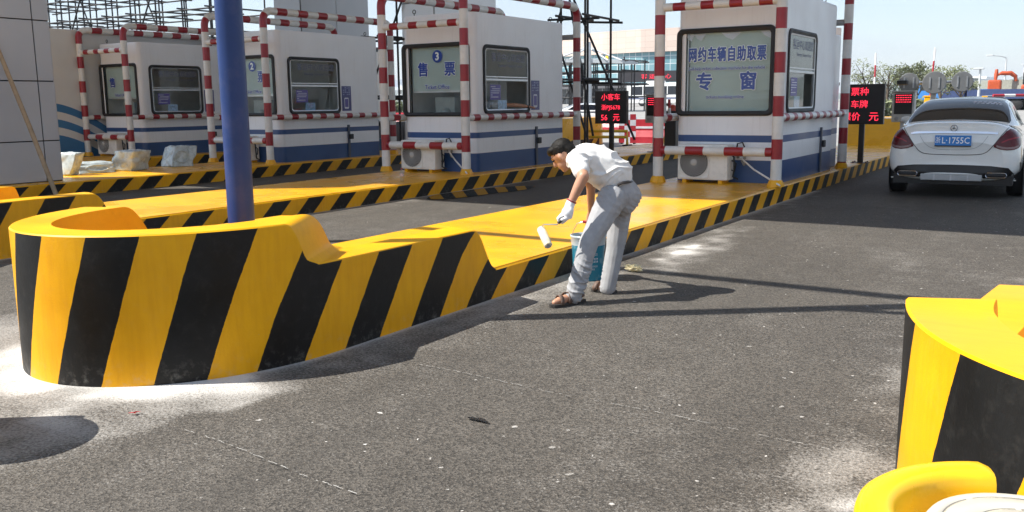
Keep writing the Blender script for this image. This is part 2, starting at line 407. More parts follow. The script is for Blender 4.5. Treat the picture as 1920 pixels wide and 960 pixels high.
    bump(nt,p,h,.55,.008)
    me.materials.append(m)
    o=bpy.data.objects.new('ground',me); link(o); struct(o)
build_ground()
def flat_strip(name,pts_list,mat,z=.012):
    mb=MB()
    for poly in pts_list: mb.add([(p[0],p[1],z+rise(math.hypot(p[0],p[1]))) for p in poly],[tuple(range(len(poly)))])
    return struct(obj(name,mb,mat))
CHALK=pmat('chalk',(.40,.39,.365),.9,var=.25,scale=30)
def chalk(a,b,wd,gap=.35):
    a=Vector(a[:2]); b=Vector(b[:2]); t=(b-a).normalized(); n=Vector((-t.y,t.x)); L=(b-a).length; s=0; out=[]
    while s<L:
        l=random.uniform(.008,.035)
        if random.random()>gap:
            k=random.uniform(.4,1)*wd; o=n*random.uniform(-.005,.005)+n*.012*math.sin(s*5)
            out.append([a+t*s-n*k+o,a+t*(s+l)-n*k*.7+o,a+t*(s+l)+n*k+o,a+t*s+n*k*.8+o])
        s+=l
    return out
flat_strip('chalk_line',chalk(G(335,805),G(660,925),.0026,.32)+chalk(G(780,685),G(1560,845),.0021,.45),CHALK,.0105)
def blotch(c,rx,ry,n=28,j=.25,seed=1,ang=0):
    r=random.Random(seed); ph=[r.uniform(0,6.28) for _ in range(5)]; out=[]
    for i in range(n):
        a=2*math.pi*i/n; k=1+j*sum(math.sin((q+2)*a+ph[q])/(q+1.5) for q in range(5))
        x=rx*k*math.cos(a); y=ry*k*math.sin(a); out.append((c[0]+x*math.cos(ang)-y*math.sin(ang),c[1]+x*math.sin(ang)+y*math.cos(ang)))
    return out
WET=pmat('wet_asphalt',(.012,.012,.012),.25,var=.3,scale=20)
flat_strip('wet_stain',[blotch(G(897,790),.045,.022,j=.4,seed=3)],WET,.0110)
WATER=pmat('puddle_water',(.020,.019,.018),.03,var=0)
flat_strip('puddle_water',[blotch((-8.68,12.7),.42,1.25,40,.16,5,-.16)],WATER,.0110)
flat_strip('red_chalk_mark',[blotch(G(252,777),.028,.007,12,.3,2,.9),blotch(G(254,777),.007,.02,12,.3,8,.7)],RED,.0115)

# ---------------------------------------------------------------- traffic islands
def sstep(t): t=max(0,min(1,t)); return t*t*(3-2*t)
H1,H2,HD=.83,.57,.24
_NV=[-9,-.37,-.345,-.325,-.305,-.283,-.262,-.230,-.215,-.145,-.135,1.44,1.50,1.54,1.575,1.61,1.66,1.70,1.725,1.76,9]
_NH=[H1,H1,.826,.812,.785,.748,.700,.620,.605,.577,H2,H2,.562,.535,.490,.425,.335,.277,.255,HD,HD]
def nose_h(v): return float(np.interp(v,_NV,_NH))
def nose_parts(stripe,y_len=1.76,h1=1.0):
    """U-shaped concrete nose: outer face striped, top and inside yellow. local coords, u across, v along"""
    NE=240; a,b=HW,1.30; ai,bi=HW-.27,1.08
    st=[]   # (outer xy, inner xy, u, h)
    ns=130
    vs_=[y_len-(y_len+0.0)*i/ns for i in range(ns)]
    def ob(v): return .54*sstep((v+.66)/.38) if v<.6 else .54*(1-sstep((v-.6)/.8))+.10*sstep((v-.6)/.8)
    # arclength of ellipse quarter table
    def pe(t): return (a*math.sin(t),-b*math.cos(t))
    def obl(v): return .22*sstep((v+.55)/.4)*(1-sstep((v-1.2)/.5))
    seq=[]
    for v in vs_[::1]: seq.append((Vector((-a,v)),Vector((-ai,v+obl(v))),v,nose_h(v)))
    for i in range(NE+1):
        t=-math.pi/2+math.pi*i/NE
        o=Vector((a*math.sin(t),-b*math.cos(t))); n=Vector((ai*math.sin(t),-bi*math.cos(t)))
        v=o.y; hh=nose_h(v); 
        n.y+=(ob(v) if o.x>0 else obl(v))*(1-abs(math.cos(t)))
        seq.append((o,n,v,hh))
    for v in vs_[::-1]: seq.append((Vector((a,v)),Vector((ai,v+ob(v))),v,nose_h(v)))
    # arclength: right straight side keeps u=v, so integrate from the right end backwards
    n=len(seq); U=[0]*n; U[-1]=seq[-1][2]
    for i in range(n-2,-1,-1): U[i]=U[i+1]-(seq[i][0]-seq[i+1][0]).length*(1.0 if seq[i][2]>-.45 else 1.17)
    return seq,U
def island(name,label,cx,y0,stripe,y_end,group,rear=True,deck_mat=None,kerb_mat=None):
    root=thing(name,label,'traffic island',(cx,y0,0),0,group)
    seq,U=nose_parts(stripe)
    mb=MB(); n=len(seq); ch=.008
    cen=Vector((0,.3))
    ov=[];iv=[]
    rows=[[],[],[],[],[]]; uvr=[[],[],[],[],[]]
    for i,(o,inn,v,h) in enumerate(seq):
        d=(inn-o).normalized()
        pts=[(o.x,o.y,-.03),(o.x,o.y,h-ch),(o.x+d.x*ch,o.y+d.y*ch,h),(inn.x-d.x*ch,inn.y-d.y*ch,h),(inn.x,inn.y,min(h,HD+.0)-.05)]
        for k in range(5):
            rows[k].append(pts[k]); uvr[k].append((U[i],pts[k][2]))
    for k in range(4):
        vs=rows[k]+rows[k+1]; uv=uvr[k]+uvr[k+1]
        mb.add(vs,[(i,i+1,n+i+1,n+i) for i in range(n-1)],0 if k==0 else 1,uv,smooth=True)
    obj('nose_wall',mb,[stripe,YELLOWM],root)
    L=y_end-y0
    # kerb: two long sides + deck
    mb=MB(); v0=1.76
    K=max(8,int((L-v0)/1.0))
    for sx in (1,-1):
        vs=[];uv=[]
        for i in range(K+1):
            v=v0+(L-v0)*i/K
            for (xx,zz) in ((sx*HW,-.03),(sx*HW,HD-.02),(sx*(HW-.02),HD-.001)):
                vs.append((xx,v,zz)); uv.append((v,zz))
        for r in range(2):
            mb.add(vs,[((3*i+r),(3*i+3+r),(3*i+4+r),(3*i+1+r)) if sx>0 else ((3*i+1+r),(3*i+4+r),(3*i+3+r),(3*i+r)) for i in range(K)],r,uv)
    obj('kerb',mb,[kerb_mat or stripe,YELLOW],root)
    mb=MB(); poly=[]
    for i in range(25):
        t=-math.pi/2+math.pi*i/24; poly.append(((HW-.15)*math.sin(t),-1.1*math.cos(t)))
    e=HW-.018
    poly+=[(HW-.15,1.2),(e,1.76),(e,L),(-e,L),(-e,1.76),(-HW+.15,1.2)]
    mb.add([(p[0],p[1],HD) for p in poly],[tuple(range(len(poly)))])
    obj('deck',mb,deck_mat or YELLOW,root)
    if rear:
        mb=MB(); hh=.95; 
        pr=[(-HW,L-2.6,HD),(-HW,L-2.1,hh)]
        top=[(-HW,L-2.2),(-HW,L)]+[(-HW*math.cos(math.pi*i/16),L+1.1*math.sin(math.pi*i/16)) for i in range(1,16)]+[(HW,L),(HW,L-2.2)]
        bot=[(-HW,L-3.0),(-HW,L)]+[(-HW*math.cos(math.pi*i/16),L+1.1*math.sin(math.pi*i/16)) for i in range(1,16)]+[(HW,L),(HW,L-3.0)]
        m=len(top)
        vs=[(p[0],p[1],-.02) for p in bot]+[(p[0]*.98,p[1],hh) for p in top]
        vs=[(v_[0],v_[1],-.02 if i<m else hh) for i,v_ in enumerate(vs)]
        mb.add(vs,[(i,i+1,m+i+1,m+i) for i in range(m-1)]+[(m-1,0,m,2*m-1)],1)
        mb.add(vs,[tuple(range(m,2*m))],1)
        obj('rear_wall',mb,[stripe,YELLOW],root)
    return root
ST4=stripe_mat(offset=.053); ST5=stripe_mat(period=.80,offset=-.03); ST3=stripe_mat(offset=-.10)
KB4=None; KB3=None
grp='striped traffic islands between the toll lanes'
island('traffic_island','yellow island with tall striped nose in front, the painter working at its kerb',*ISL['i4'],ST4,29.0,grp,kerb_mat=KB4)
island('traffic_island','yellow island with striped kerb carrying ticket booth number 3',*ISL['i3'],ST3,29.0,grp,kerb_mat=KB3)
island('traffic_island','yellow island with striped kerb carrying booth number 2 and plastic-wrapped bags',*ISL['i2'],ST3,29.0,grp,kerb_mat=KB3)
island('traffic_island','farthest striped island, carrying the booth beside the blue-wave wall',*ISL['i1'],ST3,29.0,grp,kerb_mat=KB3)
island('traffic_island','cropped striped island nose at the right edge, in front of the white car lane',*ISL['i5'],ST5,29.0,grp,kerb_mat=KB3).rotation_euler=(0,0,rad(-6))

# yellow plastic crash drum in front of the right nose
PLAS=pmat('yellow_plastic',(.86,.50,.008),.28,var=.04,spec=.5)
def crash_drum(label,loc,rz):
    t=thing('crash_drum',label,'crash barrel',loc,rz,'yellow plastic crash drums')
    R=.315; mb=MB()
    mb.lathe([(R*.95,0),(R,.04),(R,.60),(R-.005,.622),(R-.02,.632),(0.0,.634)],48,0)
    obj('drum_body',mb,PLAS,t)
    mb=MB(); prof=[(R-.001,.60),(R,.697),(R-.004,.712),(R-.014,.720),(R-.030,.722),(R-.056,.722),(R-.070,.717),(R-.078,.704),(R-.082,.68),(R-.086,.655),(R-.10,.633)]
    n=44; a0,a1=rad(110),rad(290); vs=[]
    for i in range(n+1):
        a=a0+(a1-a0)*i/n; e=(min(i,n-i)+.35)/1.6; k=1 if e>=1 else math.sqrt(max(0,1-(1-e)**2))
        for r,z in prof: vs.append((r*math.cos(a),r*math.sin(a),.60+(z-.60)*(.78+.22*k)))
    m=len(prof)
    mb.add(vs,[(i*m+j,(i+1)*m+j,(i+1)*m+j+1,i*m+j+1) for i in range(n) for j in range(m-1)],0,smooth=True)
    mb.add(vs,[tuple(range(m))[::-1],tuple(n*m+j for j in range(m))],0)
    obj('rim',mb,PLAS,t)
    CR=pmat('cream_plastic',(.55,.52,.435),.45,var=.05)
    mb=MB(); mb.lathe([(.190,.634),(.190,.690),(.183,.700),(.160,.702),(.1585,.699),(.156,.699),(.1545,.702),(.102,.704),(.1005,.701),(.098,.701),(.0965,.704),(0,.706)],56,0)
    lid=obj('filler_lid',mb,CR,t)
    mb=MB()
    for rr_,gaps in ((.1575,3),(.0995,4)):
        for g_ in range(gaps):
            a_=2*math.pi*g_/gaps+.4; m_=24; sp_=2*math.pi/gaps-.10; vs=[]
            for i in range(m_+1):
                q_=a_+sp_*i/m_
                for r_ in (rr_-.0014,rr_+.0014): vs.append((r_*math.cos(q_),r_*math.sin(q_),.7048 if rr_<.12 else .7028))
            mb.add(vs,[(2*i,2*i+1,2*i+3,2*i+2) for i in range(m_)])
    obj('lid_groove',mb,pmat('groove_grey',(.16,.15,.13),.7),lid); return t
crash_drum('yellow plastic crash drum with a cream lid at the bottom right corner',(-.03,1.84,0.0),0)
crash_drum('yellow plastic crash drum added out of view to cast a shadow before the left island nose',(-4.45,1.83,0),0)  # unseen drum, added only for its shadow on the road at bottom left

# ---------------------------------------------------------------- booths
def booth_wall_mat():
    m,nt,p=base_mat('booth_panel_paint')
    tc=N(nt,'ShaderNodeTexCoord'); sp=N(nt,'ShaderNodeSeparateXYZ'); nt.links.new(tc.outputs['Object'],sp.inputs[0]); z=sp.outputs[2]
    n=noise_(nt,1.7,5,.6)
    wh=mix(nt,ramp(nt,n,.35,.75),(.85,.86,.87),(.80,.805,.81))
    st=N(nt,'ShaderNodeMapping'); st.inputs['Scale'].default_value=(9,9,.5); nt.links.new(tc.outputs['Object'],st.inputs[0])
    wh=mix(nt,math_(nt,'MULTIPLY',ramp(nt,noise_(nt,2,4,.6,st.outputs[0]),.55,.8),.28),wh,(.52,.50,.47))
    bl=mix(nt,ramp(nt,n,.3,.7),(.018,.062,.19),(.028,.082,.23))
    s1=math_(nt,'MULTIPLY',math_(nt,'GREATER_THAN',z,.86),math_(nt,'LESS_THAN',z,.965)); s2=math_(nt,'LESS_THAN',z,.585)
    nt.links.new(mix(nt,math_(nt,'MAXIMUM',s1,s2),wh,bl),p.inputs['Base Color'])
    nt.links.new(ramp(nt,n,.3,.7,.28,.45),p.inputs['Roughness']); bump(nt,p,noise_(nt,9,3),.10,.01); return m
BOOTHW=booth_wall_mat()
INT=pmat('booth_interior',(.66,.66,.63),.7,var=.1,scale=3)
FILM=pmat('frosted_film',(.42,.51,.49),.6,var=.10,scale=2.0)
ALU=pmat('aluminium_sash',(.55,.56,.57),.35,.7)
POSTER=pmat('blue_poster',(.05,.055,.20),.35,var=.1,scale=20); VIOLET=pmat('violet_notice',(.09,.075,.30),.4,var=.08)
PAPERW=pmat('white_print',(.62,.64,.72),.5,var=.1)
BW,BL,BH=1.66,3.35,3.12
def rrect(x0,x1,y0,y1,r,seg=6):
    out=[]
    for cx,cy,a0 in ((x1-r,y0+r,-90),(x1-r,y1-r,0),(x0+r,y1-r,90),(x0+r,y0+r,180)):
        for i in range(seg+1):
            a=rad(a0+90*i/seg); out.append((cx+r*math.cos(a),cy+r*math.sin(a)))
    return out
def frame_ring(mb,w,h,wd,r,depth,M,mi=0,seg=7):
    """rounded rectangular frame in local xy (w x h centred), thickness depth along z"""
    o=rrect(-w/2,w/2,-h/2,h/2,r,seg); i=rrect(-w/2+wd,w/2-wd,-h/2+wd,h/2-wd,max(.02,r-wd*.6),seg); mdl=rrect(-w/2+wd*.4,w/2-wd*.4,-h/2+wd*.4,h/2-wd*.4,max(.02,r-wd*.3),seg); n=len(o)
    vs=[(p[0],p[1],0) for p in o]+[(p[0],p[1],depth*.7) for p in o]+[(p[0],p[1],depth) for p in mdl]+[(p[0],p[1],depth*.6) for p in i]+[(p[0],p[1],-.03) for p in i]
    for k in range(4): mb.add(vs,[(k*n+j,k*n+(j+1)%n,(k+1)*n+(j+1)%n,(k+1)*n+j) for j in range(n)],mi,smooth=True,M=M)
FR=lambda x,y,z: Matrix.Translation((x,y,z))@Matrix.Rotation(rad(90),4,'X')           # local xy -> facing -Y
RI=lambda x,y,z: Matrix.Translation((x,y,z))@Matrix.Rotation(rad(90),4,'Z')@Matrix.Rotation(rad(90),4,'X')   # facing +X
def booth(label,xr,yf,kind):
    """local x -BW..0, y 0..BL, z from ground; front faces -Y, service window in the +X side"""
    t=thing('toll_booth',label,'toll booth',(xr,yf,0),0,'white toll booths with blue bands')
    fw=(-BW+.03,-.13,1.30,2.56); sw=(.30,1.88,1.32,2.53)
    rc=.14
    ol=rrect(-BW,0,0,BL,rc,8)
    # outline as closed list with window break points inserted
    pts=[]
    n=len(ol)
    for i in range(n):
        a=Vector(ol[i]); b=Vector(ol[(i+1)%n]); pts.append(a)
        br=[]
        if abs(a.y)<1e-6 and abs(b.y)<1e-6: br=[(x,0) for x in sorted((fw[0]+.12,fw[1]-.02))]
        if abs(a.x)<1e-6 and abs(b.x)<1e-6: br=[(0,sw[0]+.02),(0,sw[1]-.02)]
        for q in br: pts.append(Vector(q))
    zs=[.235,.62,1.32,1.34,2.51,2.54,BH-.04,BH]
    mb=MB(); n=len(pts); vs=[]
    for z in zs:
        for p in pts:
            if z==BH: p=Vector((-BW/2+(p.x+BW/2)*.985,BL/2+(p.y-BL/2)*.99))
            vs.append((p.x,p.y,z))
    fs=[]
    for k in range(len(zs)-1):
        for j in range(n):
            a=pts[j]; b=pts[(j+1)%n]; m=(a+b)/2
            f=abs(m.y)<1e-6 and fw[0]<m.x<fw[1] and (b-a).length>.5
            s_=abs(m.x)<1e-6 and sw[0]<m.y<sw[1] and (b-a).length>.5
            if (f and 2<=k<=4 and True) or (s_ and 3<=k<=3) : continue
            fs.append((k*n+j,k*n+(j+1)%n,(k+1)*n+(j+1)%n,(k+1)*n+j))
    mb.add(vs,fs,0,smooth=True); mb.add(vs,[tuple((len(zs)-1)*n+j for j in range(n))],0)
    wl=obj('wall',mb,[BOOTHW],t)
    wl.data.polygons.foreach_set('use_smooth',[abs(p.normal.x)<.999 and abs(p.normal.y)<.999 and abs(p.normal.z)<.5 for p in wl.data.polygons])
    # interior lining: floor, desk, back and left walls
    mb=MB(); mb.box((-BW+.05,.06,.9),(-.08,BL-.06,.92)); mb.box((-BW+.04,BL-.12,.92),(-.06,BL-.06,BH-.1)); mb.box((-BW+.04,.06,.92),(-BW+.06,BL-.1,BH-.1)); mb.box((-BW+.05,.06,BH-.12),(-.06,BL-.06,BH-.1))
    obj('interior',mb,INT,t)
    mb=MB(); mb.box((-BW+.08,.10,1.18),(-.10,.62,1.22),bev=.005); mb.box((-.55,.62,1.18),(-.10,1.9,1.22),bev=.005); obj('desk',mb,pmat('desk_grey',(.22,.23,.22),.5),t)
    mb=MB(); mb.box((-1.06,.20,1.225),(-.60,.52,1.62),bev=.02); mb.ell((-.78,.18,1.32),(.10,.10,.09)); obj('monitor',mb,pmat('monitor_grey',(.30,.33,.32),.5),t)
    # front window
    fx=(fw[0]+fw[1])/2; fz=(fw[2]+fw[3])/2; w_=fw[1]-fw[0]; h_=fw[3]-fw[2]
    mb=MB(); frame_ring(mb,w_+.06,h_+.08,.075,.10,.03,FR(fx,-.001,fz)); fo=obj('front_window',mb,RUBBER,t)
    mb=MB(); mb.box((fw[0]+.03,.016,fw[2]+.03),(fw[1]-.03,.020,fw[3]-.03)); obj('pane',mb,GLASS,fo)
    mb=MB(); mb.box((fw[0]+.07,.022,fw[2]),(fw[0]+.10,.05,fw[3])); mb.box((fw[0]+.14,.022,fw[2]),(fw[0]+.155,.05,fw[3])); obj('sash',mb,DKMETAL if kind!=4 else ALU,fo)
    zb=fw[2]+.03 if kind==4 else fw[2]+.42
    mb=MB(); K=1
    for i in range(K): mb.box((fw[0]+.17+(w_-.22)*i/K,.062+.004*(i%2),zb),(fw[0]+.17+(w_-.22)*(i+1)/K,.068+.004*(i%2),fw[3]-.02))
    obj('blind',mb,FILM,fo)
    if kind!=4:
        mb=MB(); mb.box((fw[0]+.17,.055,zb-.02),(fw[1]-.05,.075,zb+.015)); obj('blind_bar',mb,ALU,fo)
    def two(body,size,x,z,sx=1.0,bold=.007,mat=TXTBLUE,white=True,y=.045):
        if white: text(body,size,TXTWHITE,fo,FR(x,y,z),offset=bold+min(.011,size*.06),ext=.0008,sx=sx)
        text(body,size,mat,fo,FR(x,y-.004,z),offset=bold,ext=.001,sx=sx)
    if kind==4:
        # eight characters spread over the film, then the English line below
        s='网约车辆自助取票'
        for i,c in enumerate(s): two(c,.235,-1.415+i*.156,2.185,.60)
        two('Self-help ticket collection machine for the vehicle',.076,-.87,1.985,.80,.0012)
        for c,x in (('专',-1.22),('窗',-.52)): two(c,.285,x,1.77,.98,.009)
        two('tickets booking online',.074,-.88,1.55,.92,.0012)
        mb=MB()
        for x,s_ in ((-1.30,.10),(-.80,.16),(-.22,.13),(-1.46,.08)): mb.add([(x-s_,.0405,2.52),(x+s_,.0405,2.52),(x+s_*.4,.0405,2.44),(x+.02,.0405,2.41),(x-s_*.5,.0405,2.45)],[(0,1,2,3,4)])
        obj('peeling_film',mb,PAPERW,fo)
    else:
        for c,x in (('售',-1.20),('票',-.58)): two(c,.27,x,2.11,.95,.008)
        two('Ticket Office',.12,-.88,1.80,.9,.002)
        mb=MB(); mb.prism([(-.86+.115*math.cos(2*math.pi*i/32),-(.115*math.sin(2*math.pi*i/32))) for i in range(32)],0,.002,M=Matrix.Translation((0,.043,2.36))@Matrix.Rotation(rad(90),4,'X'))
        if kind in (2,3):
            obj('number_disc',mb,TXTBLUE,fo)
            text(str(kind),.20,TXTWHITE,fo,FR(-.86,.036,2.355),offset=.007,ext=.001)
    # side window
    sy=(sw[0]+sw[1])/2; sz=(sw[2]+sw[3])/2; w_=sw[1]-sw[0]; h_=sw[3]-sw[2]; zm=sw[2]+h_*.50
    mb=MB(); frame_ring(mb,w_+.06,h_+.06,.065,.12,.03,RI(.001,sy,sz)); so=obj('side_window',mb,RUBBER,t)
    mb=MB(); frame_ring(mb,w_-.06,h_-.06,.03,.08,.012,RI(.002,sy,sz)); mb.box((-.012,sw[0]+.05,zm-.02),(.012,sw[1]-.05,zm+.02),bev=.004); mb.box((-.010,sw[0]+.05,zm+.045),(.010,sw[1]-.05,zm+.065)); obj('sash',mb,ALU,so)
    mb=MB(); mb.box((-.006,sw[0]+.05,zm+.02),(-.002,sw[1]-.05,sw[3]-.05))
    if kind==3: mb.box((-.006,sw[0]+.05,sw[2]+.05),(-.002,sw[0]+.78,zm-.02))
    elif kind==4: mb.box((-.006,sw[0]+.05,sw[2]+.05),(-.002,sw[1]-.62,zm-.02))
    else: mb.box((-.006,sw[0]+.05,sw[2]+.05),(-.002,sw[1]-.05,zm-.02))
    obj('pane',mb,GLASS,so)
    FAINT=pmat('faded_letter_film',(.22,.25,.36),.6,var=0)
    text('客运中心欢迎您',.17,FAINT,so,RI(.001,sy+.06,sw[3]-.20),ext=.0004,sx=1.0)
    text('Passenger Transport Center',.075,FAINT,so,RI(.001,sy+.12,sw[3]-.34),ext=.0004)
    mb=MB(); mb.box((-.001,sw[0]+.20,zm-.37),(.001,sw[0]+.56,zm-.09)); no=obj('notice',mb,VIOLET,so)
    mb=MB()
    for i,(a,b) in enumerate(((.0,.5),(.14,.96),(.0,.96),(.0,.90),(.0,.2),(.0,.8))): mb.box((.0012,sw[0]+.22+.32*a,zm-.135-.038*i),(.002,sw[0]+.22+.32*b,zm-.122-.038*i))
    obj('print',mb,PAPERW,no)
    mb=MB(); mb.box((-.03,sw[0]+.50,sw[2]+.03),(-.02,sw[0]+.80,sw[2]+.23)); obj('card_holder',mb,pmat('card_blue',(.25,.40,.62),.4,var=.3,scale=18),so)
    # poster beside the side window
    if kind!=4:
        mb=MB(); mb.box((.002,1.97,1.35),(.006,2.29,1.93)); po=obj('poster',mb,POSTER,t)
        mb=MB(); ph=rrect(2.05,2.20,1.40,1.66,.03,4); 
        vs=[(.0065,p[0],p[1]) for p in ph]; mb.add(vs,[tuple(range(len(vs)))]); obj('phone_print',mb,PAPERW,po)
        mb=MB(); mb.add([(.0072,2.065,1.44),(.0072,2.185,1.44),(.0072,2.185,1.63),(.0072,2.065,1.63)],[(0,1,2,3)]); obj('phone_screen_print',mb,VIOLET,po)
        mb=MB()
        for r in range(4):
            for c in range(4):
                if (r*3+c)%5: mb.box((.0062,2.01+.065*c,1.875-.05*r),(.0068,2.055+.065*c,1.895-.05*r+.01*(c%2)))
        obj('print',mb,pmat('pale_violet_print',(.28,.30,.48),.5),po)
    # hatch handle, conduit, lifting rings
    yy=2.15 if kind!=4 else 2.45
    mb=MB(); mb.box((.002,yy-.035,.25),(.03,yy+.035,1.02),bev=.006); obj('conduit',mb,pmat('conduit_blue_grey',(.06,.075,.11),.4),t)
    mb=MB(); mb.box((.03,yy-.02,.68),(.075,yy+.11,.80),bev=.015); obj('latch',mb,RUBBER,t)
    mb=MB(); mb.box((.0015,yy+.02,.25),(.004,yy+.03,1.0)) ; obj('door_seam',mb,DKMETAL,t)
    if kind==4:
        mb=MB(); mb.box((-BW+.1,BL+.004,.24),(-.10,BL+.75,2.66),bev=.03); obj('rear_annex',mb,[BOOTHW],t)
    for x,y in ((-BW+.2,.15),(-.2,BL-.25)):
        mb=MB(); mb.tube([(x,y,BH-.01),(x,y,BH+.05)],.008,6); mb.tube([(x+.035*math.sin(a),y,BH+.085-.035*math.cos(a)) for a in [2*math.pi*i/14 for i in range(15)]],.008,6,caps=False); obj('lifting_ring',mb,DKMETAL,t)
    return t
B={1:(-20.55,14.75),2:(-15.10,14.30),3:(-9.52,13.75),4:(-3.97,13.75)}
LBL={4:'white booth with lettered film across its whole front window, beside the white car lane',3:'white booth marked with number 3, an arm reaching out of its side window',2:'white booth marked with number 2, behind the tall blue pole',1:'farthest white booth, in front of the wall with blue waves'}
for k in (1,2,3,4): booth(LBL[k],*B[k],k)
# guard frames of striped pipe
def arc(c,r,a0,a1,ax,n=8):
    return [Vector(c)+r*(math.cos(a)*ax[0]+math.sin(a)*ax[1]) for a in [a0+(a1-a0)*i/n for i in range(n+1)]]
def guard_frame(label,xr,yf):
    t=thing('guard_frame',label,'guard frame',(xr,yf,HD),0,'red and white pipe frames round the booths')
    r=.080; Zt=3.24; rb=.22; Lf=4.15; xL,xR=-BW-.10,.10; yF=-.45
    ey=Vector((0,1,0)); ez=Vector((0,0,1))
    for x in (xL,xR):
        y1=yF+Lf
        path=[Vector((x,yF,0)),Vector((x,yF,1)),Vector((x,yF,2)),Vector((x,yF,Zt-rb))]+arc((x,yF+rb,Zt-rb),rb,math.pi,math.pi/2,(ey,ez))[1:]
        path+=[Vector((x,y,Zt)) for y in (yF+1.2,yF+2.4)]+arc((x,y1-rb,Zt-rb),rb,math.pi/2,0,(ey,ez))+[Vector((x,y1,2)),Vector((x,y1,1)),Vector((x,y1,0))]
        mb=MB(); mb.tube(path,r,18); obj('arch',mb,RW_POST,t)
        for y in (yF,y1):
            mb=MB(); mb.lathe([(.125,0),(.122,.02),(.098,.085),(.082,.10)],8,0,M=Matrix.Translation((x,y,0))@Matrix.Rotation(rad(22.5),4,'Z'),smooth=False); obj('base_collar',mb,YELLOW,t)
    for z,rr in ((.50,.068),(2.66,.062)):
        mb=MB(); mb.tube([(xL+.06,yF,z),(-BW/2,yF,z),(xR-.06,yF,z)],rr,14); obj('cross_rail',mb,RW_RAIL if z>1 else RW_POST,t)
    for x in (xL,xR):
        mb=MB(); mb.tube([(x,yF+.05,1.0),(x,yF+1.5,1.0),(x,yF+Lf-.05,1.0)],.062,14); obj('side_rail',mb,RW_RAIL,t)
    mb=MB(); mb.tube([(xR-.02,yF+Lf,2.62),(xR-.75,yF+Lf,2.62)],.055,12); obj('rear_stub',mb,GREYP,t)
    return t
GL={4:'striped pipe frame round the booth with the lettered film window',3:'striped pipe frame round the booth numbered 3',2:'striped pipe frame round the booth numbered 2',1:'striped pipe frame round the farthest booth by the wave wall'}
for k in (1,2,3,4): guard_frame(GL[k],*B[k])
# air conditioners
def ac_unit(label,loc,w=.80):
    t=thing('air_conditioner',label,'air conditioner',loc,0,'outdoor air conditioner units below the booth windows')
    AC=pmat('ac_cream',(.80,.78,.72),.45,var=.06,scale=5,dirt=((.4,.36,.3),.3)); h=.54; d=.30
    mb=MB(); mb.box((0,0,.05),(w,d,.05+h),bev=.02); obj('case',mb,AC,t)
    cx,cz,R=.27,.05+h/2,.225
    MM=Matrix.Translation((cx,-.004,cz))@Matrix.Rotation(rad(90),4,'X')
    mb=MB(); mb.lathe([(R,.0),(0,.0005)],40,0,M=MM); obj('fan_recess',mb,pmat('fan_dark',(.05,.05,.055),.6),t)
    mb=MB()
    for i in range(8): 
        rr=.05+.175*i/7; mb.tube([MM@Vector((rr*math.cos(a),rr*math.sin(a),.012)) for a in [2*math.pi*q/32 for q in range(33)]],.0028,5,caps=False)
    for i in range(28):
        a=2*math.pi*i/28; mb.tube([MM@Vector(((.04+.19*s)*math.cos(a+s*.9),(.04+.19*s)*math.sin(a+s*.9),.012)) for s in (0,.25,.5,.75,1)],.0032,5)
    mb.lathe([(.05,.012),(.045,.022),(0,.024)],20,0,M=MM); obj('fan_grille',mb,pmat('grille_grey',(.5,.5,.48),.4),t)
    mb=MB(); frame_ring(mb,.49,.49,.02,.05,.012,FR(cx,-.001,cz)); obj('grille_surround',mb,AC,t)
    mb=MB(); mb.box((.53,-.006,.10),(.76,.0,.55),bev=.004); obj('service_panel',mb,AC,t)
    text('Haier',.036,RED,t,FR(.63,-.009,.53),ext=.0005)
    for x in (.08,w-.14):
        mb=MB(); mb.box((x,.0,0),(x+.06,d,.05)); obj('foot',mb,YELLOW,t)
    mb=MB(); mb.tube([(w,.16,.45),(w+.05,.15,.40),(w+.06,.15,.22),(w+.03,.18,.10),(w+.10,.22,.06)],.014,8); mb.tube([(w,.20,.35),(w+.07,.2,.30),(w+.05,.2,.18),(w,.2,.2)],.01,8); obj('hose',mb,RUBBER,t)
    return t
AL={4:'cream air conditioner below the lettered film window',3:'cream air conditioner in front of the booth numbered 3',2:'cream air conditioner in front of booth 2, half hidden by the blue pole',1:'cream air conditioner in front of the farthest booth by the wave wall'}
for k in (1,2,3,4): ac_unit(AL[k],(B[k][0]-1.47,B[k][1]-.36,HD))
PVC=pmat('white_pvc',(.72,.71,.68),.4)
for k,l in ((4,'white drain pipe slanting across the deck by the lettered booth'),(3,'white drain pipe sticking over the kerb by booth 3')):
    x,y=B[k]; t=thing('drain_pipe',l,'drain pipe',(x,y,HD),0,'white plastic drain pipes')
    mb=MB(); mb.tube([(-.58,-.05,.40),(-.52,-.10,.36),(-.30,-.22,.22),(.20,-.58,.03)],.014,10); obj('pipe',mb,PVC,t)
    mb=MB(); mb.tube([(-.62,-.01,.38),(-.62,-.05,.46),(-.56,-.08,.50),(-.50,-.08,.46),(-.50,-.06,.38),(-.55,-.03,.33),(-.50,-.07,.28)],.022,8); obj('lagging',mb,pmat('grey_lagging',(.30,.30,.28),.7,bmp=.4),t)
    mb=MB(); mb.tube([(-.66,-.01,.45),(-.62,-.06,.60),(-.54,-.07,.62),(-.50,-.05,.52)],.012,8); obj('cable_loop',mb,RUBBER,t)

